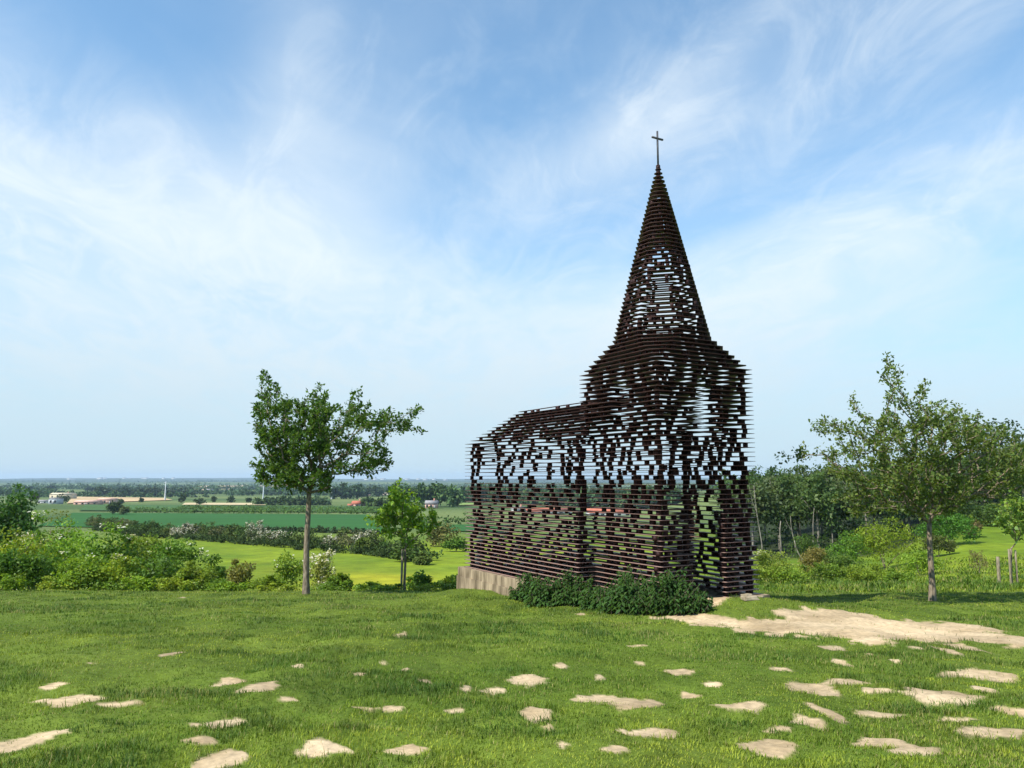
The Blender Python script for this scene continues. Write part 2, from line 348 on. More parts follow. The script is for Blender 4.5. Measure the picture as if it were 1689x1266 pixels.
# buttercups
yb = np.exp(-(((qg + .27) / .07) ** 2 + ((Dg - 66) / 12) ** 2)) + .8 * np.exp(-(((qg + .155) / .06) ** 2 + ((Dg - 62) / 9) ** 2)) + .6 * np.exp(-(((qg - .66) / .05) ** 2 + ((Dg - 40) / 5) ** 2))
yb = np.clip(yb * (n2 * 2.6 - .45), 0, 1) * .55
gc = gc * (1 - yb[..., None]) + np.array([.42, .36, .02]) * yb[..., None]
w3 = np.clip((Dg - 4200) / 1500, 0, 1) * (qg < .3)
farc = farc * (1 - w3[..., None]) + lerp3((.030, .055, .028), (.07, .10, .05), np.clip(fbm(GX / 420, GY / 900, 65, 4) * 3 - 1, 0, 1)) * w3[..., None]
gc = gc * (1 - w2[..., None]) + farc * w2[..., None]
sand = lerp3((.40, .290, .165), (.57, .43, .265), np.clip(fbm(GX * 2.2, GY * 2.2, 71, 4) * 2 - .5, 0, 1))
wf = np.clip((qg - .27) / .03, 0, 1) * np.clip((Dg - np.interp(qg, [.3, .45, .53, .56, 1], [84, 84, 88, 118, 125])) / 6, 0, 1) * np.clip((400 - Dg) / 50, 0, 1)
gc = gc * (1 - wf[..., None]) + np.array([.030, .042, .014]) * wf[..., None]      # darker ground colour under the wood
gc = gc * (1 - bm[..., None]) + sand * bm[..., None]
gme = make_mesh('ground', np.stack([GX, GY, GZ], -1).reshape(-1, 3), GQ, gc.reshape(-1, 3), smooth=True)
mg, n_, l_, p_ = new_mat('ground_soil_and_turf')
a_ = n_.new('ShaderNodeAttribute'); a_.attribute_name = 'col'
tcg = n_.new('ShaderNodeTexCoord')
nzg = n_.new('ShaderNodeTexNoise'); nzg.inputs['Scale'].default_value = 14; nzg.inputs['Detail'].default_value = 8; l_.new(tcg.outputs['Object'], nzg.inputs['Vector'])
nzh = n_.new('ShaderNodeTexNoise'); nzh.inputs['Scale'].default_value = .55; nzh.inputs['Detail'].default_value = 8; nzh.inputs['Roughness'].default_value = .7; l_.new(tcg.outputs['Object'], nzh.inputs['Vector'])
mr = n_.new('ShaderNodeMapRange'); l_.new(nzg.outputs['Fac'], mr.inputs[0]); mr.inputs[1].default_value = .3; mr.inputs[2].default_value = .7; mr.inputs[3].default_value = .78; mr.inputs[4].default_value = 1.2
mr2 = n_.new('ShaderNodeMapRange'); l_.new(nzh.outputs['Fac'], mr2.inputs[0]); mr2.inputs[1].default_value = .3; mr2.inputs[2].default_value = .7; mr2.inputs[3].default_value = .62; mr2.inputs[4].default_value = 1.26
mm = n_.new('ShaderNodeMath'); mm.operation = 'MULTIPLY'; l_.new(mr.outputs[0], mm.inputs[0]); l_.new(mr2.outputs[0], mm.inputs[1])
vm = n_.new('ShaderNodeVectorMath'); vm.operation = 'SCALE'; l_.new(a_.outputs['Color'], vm.inputs[0]); l_.new(mm.outputs[0], vm.inputs['Scale'])
l_.new(vm.outputs[0], p_.inputs['Base Color']); p_.inputs['Roughness'].default_value = .95; p_.inputs['Specular IOR Level'].default_value = .1
bp = n_.new('ShaderNodeBump'); bp.inputs['Strength'].default_value = .5; bp.inputs['Distance'].default_value = .03; l_.new(nzg.outputs['Fac'], bp.inputs['Height']); l_.new(bp.outputs[0], p_.inputs['Normal'])
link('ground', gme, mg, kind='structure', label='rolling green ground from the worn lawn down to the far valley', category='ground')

# ------------------------------------------------------------------ fields in the valley
def field(name, pts, colour, n=(40, 10), lift=.25, rows=0, label=''):
    """a quad of crop given by its four corners on the ground"""
    c = [hit(*p) for p in pts]
    s, t = np.meshgrid(np.linspace(0, 1, n[0]), np.linspace(0, 1, n[1]))
    X = (c[0][0] * (1 - s) + c[1][0] * s) * (1 - t) + (c[3][0] * (1 - s) + c[2][0] * s) * t
    Y = (c[0][1] * (1 - s) + c[1][1] * s) * (1 - t) + (c[3][1] * (1 - s) + c[2][1] * s) * t
    Z = ground(X, Y) + lift
    k = np.arange(n[0] * n[1]).reshape(n[1], n[0])
    Q = np.stack([k[:-1, :-1], k[:-1, 1:], k[1:, 1:], k[1:, :-1]], -1).reshape(-1, 4)
    V = np.stack([X, Y, Z], -1).reshape(-1, 3)
    nn = np.cross(V[Q[0, 1]] - V[Q[0, 0]], V[Q[0, 2]] - V[Q[0, 0]])
    if nn[2] < 0: Q = Q[:, ::-1]
    sc = 12.0 / max(20., np.mean(Y))
    m = noise_mat('crop_' + name, tuple(np.array(colour) * .8), tuple(np.array(colour) * 1.2), scale=sc * 5, bump=0, rough=.95, spec=.1, detail=9, stretch=(.10, 1, 1), lo=.3, hi=.7)
    return link(name, make_mesh(name, V, Q, smooth=True), m, kind='structure', label=label, category='field')
field('field', [(60, 868), (640, 880), (610, 849), (120, 846)], (.030, .105, .022), lift=.2, label='blue green crop field beyond the blossoming hedge')
field('field', [(690, 876), (830, 878), (830, 866), (690, 866)], (.030, .105, .022), lift=.2, label='blue green crop field behind the grey bush')
field('field', [(130, 843), (640, 846), (620, 836), (140, 833)], (.055, .115, .032), lift=.5, label='green orchard ground above the blue green crop')
field('field', [(110, 831), (285, 825), (270, 821.5), (120, 819.5)], (.50, .36, .20), lift=.6, label='tan ploughed field behind the pink sheds')
field('field', [(300, 833.5), (440, 834), (440, 830.5), (305, 830)], (.50, .40, .23), lift=.6, label='narrow strip of ripe stubble field')
field('field', [(308, 809.5), (390, 807), (408, 799), (330, 801)], (.46, .35, .22), lift=1, label='tan field on the distant hillside')
field('field', [(10, 808), (175, 805), (180, 798), (20, 800)], (.17, .24, .09), lift=1, label='pale green field on the far slope')
field('field', [(590, 818), (640, 817), (640, 813), (592, 814)], (.42, .33, .24), lift=1, label='small tan plot between far woods')
field('field', [(745, 834), (790, 834), (790, 829), (748, 829)], (.20, .28, .08), lift=.6, label='light green plot beside the grey roofed house')
field('field', [(420, 805), (470, 803), (480, 799), (430, 800)], (.44, .34, .23), lift=1, label='small tan field on the far hillside')
field('field', [(600, 808), (780, 808), (780, 803), (600, 803)], (.12, .20, .08), lift=1, label='far green pasture behind the poplar wood')

# ------------------------------------------------------------------ foliage builders
def unit(v): return v / (np.linalg.norm(v, axis=-1, keepdims=True) + 1e-9)
def leaves(P, Dv, N, L, Wd, C, fold=.25):
    """diamond leaves: base P, direction Dv, normal N, length L, width Wd, colour C"""
    n = len(P); Dv = unit(Dv); S = unit(np.cross(Dv, N)); N = unit(np.cross(S, Dv))
    L = np.broadcast_to(L, (n,))[:, None]; Wd = np.broadcast_to(Wd, (n,))[:, None]
    a = P; t = P + Dv * L - N * L * .12; m = P + Dv * L * .48
    b = m + S * Wd * .5 + N * L * fold * .3; c = m - S * Wd * .5 + N * L * fold * .3
    V = np.stack([a, b, t, c], 1).reshape(-1, 3)
    Q = np.arange(n * 4).reshape(n, 4)
    return V, Q, np.repeat(C, 4, 0)
def tint(base, n, var=.35, hue=.18, r=None):
    r = r or rng
    b = np.array(base)[None] * (1 + var * (r.random((n, 1)) * 2 - 1))
    h = (r.random((n, 1)) * 2 - 1) * hue
    b = b * np.concatenate([1 + h, 1 + h * .25, 1 - h * .5], 1)
    return np.clip(b, .004, 1)
def clump_cloud(rad, nclump, nleaf, lsize, col, seed, zlow=-.6, flower=None, sprig=.12, crs=.34, flat=.8):
    """leaf clumps through an ellipsoid; returns V,Q,C about its centre"""
    r = np.random.default_rng(seed); rad = np.array(rad, float)
    d = unit(r.normal(size=(nclump * 3, 3))); d = d[d[:, 2] > zlow][:nclump]; k = len(d)
    bump = .82 + .36 * fbm(d[:, 0] * 1.7 + seed, d[:, 1] * 1.7 + d[:, 2] * 1.3, seed, 2)
    cc = d * (r.random((k, 1)) ** .45) * bump[:, None] * rad * .86
    cr = rad.mean() * crs * (.55 + .8 * r.random(k))
    Pl, Dl, Nl, Cl, Ll = [], [], [], [], []
    for i in range(k):
        m = max(3, int(nleaf * (cr[i] / (rad.mean() * crs)) ** 1.6))
        dd = unit(r.normal(size=(m, 3)) + np.array([0, 0, .25])); rr = cr[i] * (.35 + .65 * r.random((m, 1)) ** .6)
        if r.random() < sprig: dd = unit(dd * .35 + np.array([0, 0, 1.])); rr = rr * 1.7
        p = cc[i] + dd * rr * np.array([1, 1, flat])
        Pl.append(p); Dl.append(dd * .7 + r.normal(size=(m, 3)) * .7 + np.array([0, 0, -.15])); Nl.append(dd + r.normal(size=(m, 3)) * .55 + np.array([0, 0, .5]))
        Cl.append(tint(np.array(col) * (.78 + .44 * r.random()), m, .28, .15, r)); Ll.append(lsize * (.65 + .7 * r.random(m)))
    P = np.concatenate(Pl); Dv = np.concatenate(Dl); N = np.concatenate(Nl); C = np.concatenate(Cl); L = np.concatenate(Ll)
    V, Q, CC = leaves(P, Dv, N, L, L * .62, C)
    if flower:
        fcol, fn, fs = flower
        o = P / rad; rr = np.linalg.norm(o, axis=1); cand = np.argsort(-(rr + .25 * r.random(len(rr)) + .12 * o[:, 2]))[:fn * 3]
        cand = r.choice(cand, min(fn, len(cand)), replace=False); m = 4
        Pf = np.repeat(P[cand], m, 0) + r.normal(size=(len(cand) * m, 3)) * fs * .5
        Vf, Qf, Cf = leaves(Pf, unit(r.normal(size=Pf.shape) * [1, 1, .3]), np.array([0, -.35, 1]) + r.normal(size=Pf.shape) * .4, np.full(len(Pf), fs), np.full(len(Pf), fs * .8), tint(fcol, len(Pf), .12, .03, r))
        Q = np.concatenate([Q, Qf + len(V)]); V = np.concatenate([V, Vf]); CC = np.concatenate([CC, Cf])
    return V, Q, CC
BUSHN = [0]
def stems_mesh(h, spread, k, seed, r0=.03):
    r = np.random.default_rng(seed); mb = MB()
    for i in range(k):
        a = r.random() * 6.28; s = spread * (.3 + .7 * r.random()); t = np.linspace(0, 1, 5)
        pts = np.stack([np.cos(a) * s * t ** 1.3, np.sin(a) * s * t ** 1.3, h * t * (.7 + .3 * r.random()) - .1], 1)
        mb.tube(pts, r0 * (1 - .75 * t), 5)
    return mb.mesh('stem')
def bush(name, px, top, wpx, D, col, label, cat='bush', group=None, leaf=.09, dens=1.0, flower=None, depth=.8, mat=None, base_in=.1, stems=4, clumps=34, hmin=.12):
    BUSHN[0] += 1; seed = BUSHN[0] * 13 + 5
    T = at(px, top, D); x, y = T[0], T[1]; g = gz(x, y); h = max(hmin, T[2] - g); w = wpx * D / F_PX
    root = thing(name, (x, y, g), label, cat, group)
    rad = (w / 2, w / 2 * depth, h * .56)
    nl = int(92 * dens); col = tuple(np.array(col) * (1.6, 1.5, .85))
    V, Q, C = clump_cloud(rad, clumps, nl, leaf, col, seed, zlow=-.75, flower=flower)
    V = V + [0, 0, h * (.50 - base_in * .2)]; V[:, 2] = np.maximum(V[:, 2], .01); V[:, 2] *= min(1.0, h * 1.04 / V[:, 2].max())
    link('foliage', make_mesh('foliage', V, Q, C), mat or M_LEAF, root)
    link('stem', stems_mesh(h * .8, w * .3, stems, seed, max(.015, h * .012)), M_BARK, root)
    return root

# ------------------------------------------------------------------ the see-through church
E1 = np.array([.868, .4965]); E2 = np.array([-.4965, .868]); N0 = np.array([2.914, 15.371])
S = 2.717; OV = .447; A0 = 2.219; A1 = 7.777; PITCH_L = .1; TH = .0085; WR = .32
KN, KR, KE, KS, KT = 34, 44, 48, 55, 98     # nave eaves, ridge, tower eaves, foot of spire, tip
STEP = .1745
church = thing('church', (N0[0], N0[1], BASE), 'dark rusty steel see-through church of stacked plates with pointed spire', 'church')
def loc3(a, b, z): return np.stack([E1[0] * a + E2[0] * b, E1[1] * a + E2[1] * b, z], -1)
def layer_rects(k):
    R = []
    if k <= KE: R.append((0, 0, S, S))
    if k <= KR:
        i = max(0, k - KN) * STEP
        R.append((-OV + i, A0 if i < OV else S - .6, S + OV - i, A1))
    return R
def inside(R, x, y):
    m = np.zeros(np.shape(x), bool)
    for (a, b, c, d) in R: m |= (x > a) & (x < c) & (y > b) & (y < d)
    return m
DOOR = (.93, 1.71)
def cuts(k):
    """openings: list of (a0,b0,a1,b1) taken out of the plate"""
    c = []
    mid = S / 2
    if k <= 20:
        half = .39 if k < 17 else .39 * math.sqrt(max(0, 1 - ((k - 16) / 5.) ** 2))
        c.append((mid - .04 - half, -1, mid - .04 + half, WR + .05))
    if 35 <= k <= 45:
        half = .175 if k < 43 else .175 * math.sqrt(max(0, 1 - ((k - 42) / 4.) ** 2))
        c += [(mid - half, -1, mid + half, WR + .05), (-1, mid - half, WR + .05, mid + half), (S - WR - .05, mid - half, S + 1, mid + half)]
        if k > 44: c.append((mid - half, S - WR - .05, mid + half, S + 1))
    return c
def rect_plate(k):
    R = layer_rects(k); C = cuts(k); WR = .42 if KN < k <= KR else .32
    xs = {v for r in R for v in (r[0], r[2], r[0] + WR, r[2] - WR)}; ys = {v for r in R for v in (r[1], r[3], r[1] + WR, r[3] - WR)}
    for (a, b, c, d) in C: xs |= {a, c}; ys |= {b, d}
    xs = np.array(sorted(xs)); ys = np.array(sorted(ys))
    xs = xs[np.concatenate([[True], np.diff(xs) > 1e-4])]; ys = ys[np.concatenate([[True], np.diff(ys) > 1e-4])]
    cx, cy = np.meshgrid((xs[1:] + xs[:-1]) / 2, (ys[1:] + ys[:-1]) / 2, indexing='ij')
    ins = inside(R, cx, cy); deep = np.ones(cx.shape, bool); e = WR * .999
    for dx in np.linspace(-e, e, 5):
        for dy in np.linspace(-e, e, 5): deep &= inside(R, cx + dx, cy + dy)
    on = ins & ~deep
    for (a, b, c, d) in C: on &= ~((cx > a) & (cx < c) & (cy > b) & (cy < d))
    nx, ny = on.shape; V = []; Q = []; vid = {}
    def vv(i, j, t):
        if (i, j, t) not in vid: vid[(i, j, t)] = len(V); V.append((xs[i], ys[j], t))
        return vid[(i, j, t)]
    for i in range(nx):
        for j in range(ny):
            if not on[i, j]: continue
            b = [vv(i, j, 0), vv(i + 1, j, 0), vv(i + 1, j + 1, 0), vv(i, j + 1, 0)]; t = [vv(i, j, 1), vv(i + 1, j, 1), vv(i + 1, j + 1, 1), vv(i, j + 1, 1)]
            Q += [b[::-1], t]
            for s, (di, dj) in enumerate(((0, -1), (1, 0), (0, 1), (-1, 0))):
                ii, jj = i + di, j + dj
                if not (0 <= ii < nx and 0 <= jj < ny and on[ii, jj]):
                    p, q = s, (s + 1) % 4; Q.append([b[p], b[q], t[q], t[p]])
    V = np.array(V, float)
    return loc3(V[:, 0], V[:, 1], k * PITCH_L + V[:, 2] * TH), np.array(Q)
def octo(k):
    """eight corners of the plate above the eaves, local a,b"""
    ap_o = lambda ap: ap / math.cos(math.pi / 8)
    th = np.pi / 8 + np.arange(8) * np.pi / 4
    if k >= KS:
        ap = 1.08 + (.045 - 1.08) * (k - KS) / (97 - KS); ap = max(ap, .04)
        return np.stack([np.cos(th), np.sin(th)], 1) * ap_o(ap) + S / 2
    f = (k - KE) / (KS - KE)
    o = np.stack([np.cos(th), np.sin(th)], 1) * ap_o(1.08)
    sq = np.stack([np.sign(np.cos(th)), np.sign(np.sin(th))], 1) * S / 2
    return (sq * (1 - f) + o * f) + S / 2
def spire_w(k): return .33 if k < KS else np.interp(k, [KS, KS + 3, 72, 80, 97], [.30, .13, .12, .19, .2])
def octo_plate(k):
    o = octo(k); c = np.array([S / 2, S / 2]); w = spire_w(k)
    ap = np.min(np.abs([(np.cross(o[(i + 1) % 8] - o[i], c - o[i]) / (np.linalg.norm(o[(i + 1) % 8] - o[i]) + 1e-9)) for i in range(8) if np.linalg.norm(o[(i + 1) % 8] - o[i]) > .02]))
    z0, z1 = k * PITCH_L, k * PITCH_L + TH
    j = np.arange(8); j2 = (j + 1) % 8
    if ap - w < .03:
        V = np.concatenate([loc3(o[:, 0], o[:, 1], np.full(8, z0)), loc3(o[:, 0], o[:, 1], np.full(8, z1))])
        mb = MB(); mb.add(V, np.stack([j, j2, j2 + 8, j + 8], 1)); V2 = np.concatenate([V, loc3(np.array([S / 2] * 2), np.array([S / 2] * 2), np.array([z0, z1]))])
        T = np.concatenate([np.stack([j2, j, np.full(8, 16)], 1), np.stack([j + 8, j2 + 8, np.full(8, 17)], 1)])
        return V2, np.stack([j, j2, j2 + 8, j + 8], 1), T
    i_ = c + (o - c) * (ap - w) / ap
    V = np.concatenate([loc3(p[:, 0], p[:, 1], np.full(8, z)) for p, z in ((o, z0), (i_, z0), (o, z1), (i_, z1))])
    Q = np.concatenate([np.stack([j, j + 8, j2 + 8, j2], 1), np.stack([j + 16, j2 + 16, j2 + 24, j + 24], 1), np.stack([j, j2, j2 + 16, j + 16], 1), np.stack([j + 8, j + 24, j2 + 24, j2 + 8], 1)])
    return V, Q, None
for k in range(0, KT):
    mb = MB()
    if k <= KE: mb.add(*rect_plate(k))
    else: mb.add(*octo_plate(k))
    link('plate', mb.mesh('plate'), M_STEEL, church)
# spacer blocks between the plates
BL = []          # (a, b, angle, k)
br = np.random.default_rng(11)
def outline(k):
    if k > KE: return [tuple(p) for p in octo(k)], True
    if k > KR: return [(0, 0), (S, 0), (S, S), (0, S)], False
    i = max(0, k - KN) * STEP; l, r_ = -OV + i, S + OV - i
    if i < OV: return [(0, 0), (S, 0), (S, A0), (r_, A0), (r_, A1), (l, A1), (l, A0), (0, A0)], False
    return [(0, 0), (S, 0), (S, S), (r_, S), (r_, A1), (l, A1), (l, S), (0, S)], False
BW = .075
chains = {}
def in_cut(a, b, k, pad=.05):
    for kk in (k, k + 1):
        for (x0, y0, x1, y1) in cuts(kk):
            if x0 - pad < a < x1 + pad and y0 < b < y1 and True: return True
            if (x0 < a < x1) and (y0 - pad < b < y1 + pad): return True
    return False
def blocks_on_edge(key, p, q, k, off, spacing, prob):
    p = np.array(p); q = np.array(q); L = np.linalg.norm(q - p)
    if L < .22: return
    t = (q - p) / L; nrm = np.array([-t[1], t[0]])
    lo, hi = off * .6 + .04, L - off * .6 - .04
    n = max(2, int(round(L / spacing)))
    if key not in chains or len(chains[key]) != n:
        chains[key] = np.linspace(.02, .98, n) + br.normal(0, .3 / n, n) * (np.arange(n) % (n - 1) != 0)
    f = chains[key]
    f += br.choice([-1, -1, 0, 1, 1], n) * br.random(n) * .085 / L
    home = np.linspace(.02, .98, n); f += (home - f) * .06
    jump = br.random(n) < .06; f[jump] += br.normal(0, .25 / L, jump.sum())
    np.clip(f, 0, 1, out=f)
    for fi in f:
        if br.random() > prob: continue
        m = 1 if br.random() < .80 else 2
        jit = br.normal(0, .055) + (br.normal(0, .14) if br.random() < .18 else 0)
        for e in range(m):
            s = min(max(lo + (hi - lo) * fi + jit, lo), hi) + e * BW * .98
            if s > hi + .02: continue
            c = p + t * s + nrm * (off + br.normal(0, .015))
            if in_cut(c[0], c[1], k): continue
            BL.append((c[0], c[1], math.atan2(t[1], t[0]), k))
for k in range(0, KT - 1):
    O, oc = outline(k + 1)
    n = len(O)
    for e in range(n):
        if k < KN: off, sp, pr = .16, .40, .84
        elif k < KR: off, sp, pr = .10, .46, .72
        elif k < KE: off, sp, pr = .16, .40, .84
        elif k < KS: off, sp, pr = .11, .46, .66
        else: off, sp, pr = spire_w(k + 1) * .5, .29, (.62 if k < 76 else .75)
        if k < KN and not oc and e in (3, 4, 5): sp = .62
        if k < 22 and not oc and e in (0, 7): sp = .22 if k < 17 else .30
        if k < 22 and not oc and e == 3: sp = .95
        if k < 7 and e not in (0, 3, 7): sp = .32
        if KN <= k < KR and e in (0, 1, 7): off = .16
        if oc:
            cz = np.array(O).mean(0); a_o = np.linalg.norm((np.array(O[e]) + np.array(O[(e + 1) % n])) / 2 - cz)
            if a_o < .16: continue
        blocks_on_edge((e, n, oc), O[e], O[(e + 1) % n], k, off, sp, pr)
    # jambs of the door and dense piers low in the tower
    if k < 20:
        for a in (.93 - .13 + br.normal(0, .05), 1.71 + .14 + br.normal(0, .05)):
            if br.random() < .8: BL.append((a, .12 + br.normal(0, .02), 0, k)); 
        for a in (.10, .24, S - .14, S - .30):
            if br.random() < .55: BL.append((a + br.normal(0, .09), .13 + br.normal(0, .03), 0, k))
    if k >= 92: BL.append((S / 2, S / 2, .4, k))
# nothing may stand in the same spot twice
seen = set(); BL2 = []
for b in BL:
    key = (round(b[0] / .05), round(b[1] / .05), b[3])
    if key in seen: continue
    seen.add(key); BL2.append(b)
BL = BL2
bh = (PITCH_L - TH) / 2
bmb = MB(); bmb.box((0, 0, 0), (BW / 2, BW / 2, bh)); bmesh_ = bmb.mesh('block'); bmesh_.materials.append(M_BLOCK)
tmp = []
for (a, b, ang, k) in BL:
    P = loc3(np.array(a), np.array(b), np.array(k * PITCH_L + TH + bh)); w = P[:2] + N0
    face = min(a, 0) * 0 + (0 if (b < .4 or a < .4) else 1.2)       # those on the two walls that face the path show largest
    tmp.append((np.hypot(*w) + face - (.4 if k < 46 else 0), a, b, ang, P))
tmp.sort(key=lambda t: t[0])
e1ang = math.atan2(E1[1], E1[0])
for (d, a, b, ang, P) in tmp[:300]:
    o = link('block', bmesh_, None, church); o.location = P; o.rotation_euler = (0, 0, e1ang + ang)
rest = MB()
for (d, a, b, ang, P) in tmp[300:]:
    c, s = math.cos(e1ang + ang), math.sin(e1ang + ang)
    rest.box(P, (BW / 2, BW / 2, bh), ((c, s, 0), (-s, c, 0), (0, 0, 1)))
link('spacer_blocks', rest.mesh('spacer_blocks'), M_BLOCK, church, kind='stuff')
# plinth under it, two courses
def plinth_course(z0, z1, ex):
    out = [(-ex, -ex), (S + ex, -ex), (S + ex, A0 - ex), (S + OV + ex, A0 - ex), (S + OV + ex, A1 + ex), (-OV - ex, A1 + ex), (-OV - ex, A0 - ex), (-ex, A0 - ex)]
    o = np.array(out); n = len(o); V = np.concatenate([loc3(o[:, 0], o[:, 1], np.full(n, z0)), loc3(o[:, 0], o[:, 1], np.full(n, z1))])
    j = np.arange(n); j2 = (j + 1) % n
    me = bpy.data.meshes.new('plinth'); me.from_pydata([tuple(v) for v in V], [], [tuple(range(n))[::-1], tuple(range(n, 2 * n))] + [(int(a), int(b), int(b) + n, int(a) + n) for a, b in zip(j, j2)]); me.update()
    return me
link('plinth', plinth_course(-.24, -.004, .13), M_CONC, church)
link('plinth', plinth_course(-1.9, -.243, .155), M_CONC, church)
# cross
zt = (KT - 1) * PITCH_L + TH; cz = loc3(np.array(S / 2), np.array(S / 2), np.array(0.))
mb = MB(); mb.box((cz[0], cz[1], zt + .42), (.016, .016, .42), ((*E1, 0), (*E2, 0), (0, 0, 1)))
cr = link('cross', mb.mesh('cross'), M_CROSS, church)
mb = MB(); mb.box((cz[0], cz[1], zt + .66), (.165, .0185, .018), ((*E1, 0), (*E2, 0), (0, 0, 1)))
link('crossbar', mb.mesh('crossbar'), M_CROSS, cr)

# ------------------------------------------------------------------ young trees
def grow_tree(name, label, base_px, D, ellipses, n_att, fork_px, leafc, lsize, seed, r_tip=.006, lpt=16, mat=M_BARK, cat='tree', group=None, depth=.75, base=None, spread=.30, trunk_r=None, twl=.30):
    r = np.random.default_rng(seed)
    root = at(base_px[0], base_px[1], D); root[2] = gz(root[0], root[1]) - .03
    fork = at(fork_px[0], fork_px[1], D)
    att = []
    area = np.array([e[2] * e[3] for e in ellipses], float); area /= area.sum()
    xs_ = [e[0] - e[2] for e in ellipses] + [e[0] + e[2] for e in ellipses]
    cxm = (min(xs_) + max(xs_)) / 2; half = (max(xs_) - min(xs_)) / 2 * D / F_PX
    for i, e in enumerate(ellipses):
        m = max(1, int(round(n_att * area[i])))
        for q in range(m):
            th = r.random() * 6.283; rr = math.sqrt(r.random())
            px, py = e[0] + e[2] * rr * math.cos(th), e[1] + e[3] * rr * math.sin(th)
            off = abs(px - cxm) * D / F_PX / half
            dy = (r.random() * 2 - 1) * half * depth * math.sqrt(max(.04, 1 - off * off)) * (1 if len(e) < 5 else e[4])
            att.append(at(px, py, D + dy))
    att = np.array(att)
    nodes = []; par = []; plen = []
    nt = max(3, int(np.linalg.norm(fork - root) / .25)); 
    for i in range(nt + 1):
        t = i / nt; p = root * (1 - t) + fork * t + np.array([math.sin(t * 5 + seed) * .025, math.cos(t * 4 + seed) * .03, 0]) * t
        nodes.append(p); par.append(i - 1); plen.append(0 if i < nt else 0.)
    start = nt - 1
    order = np.argsort(np.linalg.norm(att - fork, axis=1)); ends = []
    for ai in order:
        A = att[ai]; NN = np.array(nodes[start:]); dist = np.linalg.norm(NN - A, axis=1)
        up = np.maximum(0, NN[:, 2] - A[2])
        c = dist * 1.15 + .55 * np.array(plen[start:]) + .5 * up
        i = int(np.argmin(c)) + start; P0 = nodes[i]; L = np.linalg.norm(A - P0); m = max(2, int(L / .16)); cur = i
        ctrl = P0 * .5 + A * .5 + np.array([r.normal() * .08 * L, r.normal() * .08 * L, -.10 * L])
        for s in range(1, m + 1):
            t = s / m; p = P0 * (1 - t) ** 2 + ctrl * 2 * t * (1 - t) + A * t * t + r.normal(size=3) * .010
            nodes.append(p); par.append(cur); plen.append(plen[cur] + L / m); cur = len(nodes) - 1
        ends.append(cur)
    nodes = np.array(nodes); par = np.array(par); cnt = np.zeros(len(nodes))
    for e in ends: cnt[e] += 1
    for i in range(len(nodes) - 1, 0, -1): cnt[par[i]] += cnt[i]
    cnt = np.maximum(cnt, 1); rad = r_tip * cnt ** .46
    if trunk_r:
        for i in range(nt + 1): rad[i] = trunk_r * (1.0 - .28 * i / nt) * (1 + .30 * max(0, 1 - i / 2.0))
        rad[nt + 1:] = np.minimum(rad[nt + 1:], trunk_r * .46)
    obj = thing(name, tuple(root), label, cat, group)
    mb = MB(); mb.tube(nodes[:nt + 1] - root, rad[:nt + 1], 9)
    link('trunk', mb.mesh('trunk', smooth=True), mat, obj)
    mb = MB()
    for i in range(nt + 1, len(nodes)):
        mb.tube(np.array([nodes[par[i]], nodes[i]]) - root, np.array([min(rad[par[i]], rad[i] * 1.25), rad[i]]), 5, cap=False)
    link('branches', mb.mesh('branches', smooth=True), mat, obj)
    # leaves along the young wood
    Pl, Dl, Nl = [], [], []
    young = np.where(cnt[nt + 1:] <= 2.5)[0] + nt + 1
    for i in young:
        m = r.poisson(lpt * .28)
        if m == 0: continue
        d0 = unit(nodes[i] - nodes[par[i]])
        p = nodes[i] + r.normal(size=(m, 3)) * .05
        Pl.append(p); Dl.append(d0 * .5 + r.normal(size=(m, 3)) * .75); Nl.append(r.normal(size=(m, 3)) * .6 + [0, 0, .9])
    for e in ends:
        m = lpt; d0 = unit(nodes[e] - nodes[par[e]])
        p = nodes[e] - d0 * r.random((m, 1)) * twl + r.normal(size=(m, 3)) * .06
        Pl.append(p); Dl.append(d0 * .6 + r.normal(size=(m, 3)) * .7); Nl.append(r.normal(size=(m, 3)) * .6 + [0, 0, .9])
    P = np.concatenate(Pl); L = lsize * (.45 + .85 * r.random(len(P)))
    V, Q, C = leaves(P - root, np.concatenate(Dl), np.concatenate(Nl), L, L * .58, tint(leafc, len(P), .38, .2, r))
    link('crown', make_mesh('crown', V, Q, C), M_LEAF, obj)
    return obj
GRP = 'young trees planted along the lawn edge'
grow_tree('young_tree', 'dark green bushy young tree on a straight trunk left of the church', (505, 973), 23.3,
  [(500, 745, 78, 52), (480, 705, 58, 48), (445, 650, 17, 34), (437, 612, 6, 12), (430, 690, 14, 30), (450, 775, 34, 22), (520, 672, 26, 34), (560, 700, 50, 40), (587, 655, 5, 20), (526, 645, 6, 10),
   (610, 690, 36, 22), (655, 698, 36, 16), (683, 675, 9, 9), (694, 713, 5, 4), (620, 745, 32, 18), (640, 765, 14, 10), (600, 770, 30, 14), (648, 672, 5, 8), (480, 665, 14, 12), (415, 765, 4, 4), (530, 790, 20, 18), (475, 790, 34, 18), (510, 765, 60, 30)],
  540, (508, 812), (.070, .135, .020), .125, 3, lpt=24, group=None, trunk_r=.098)
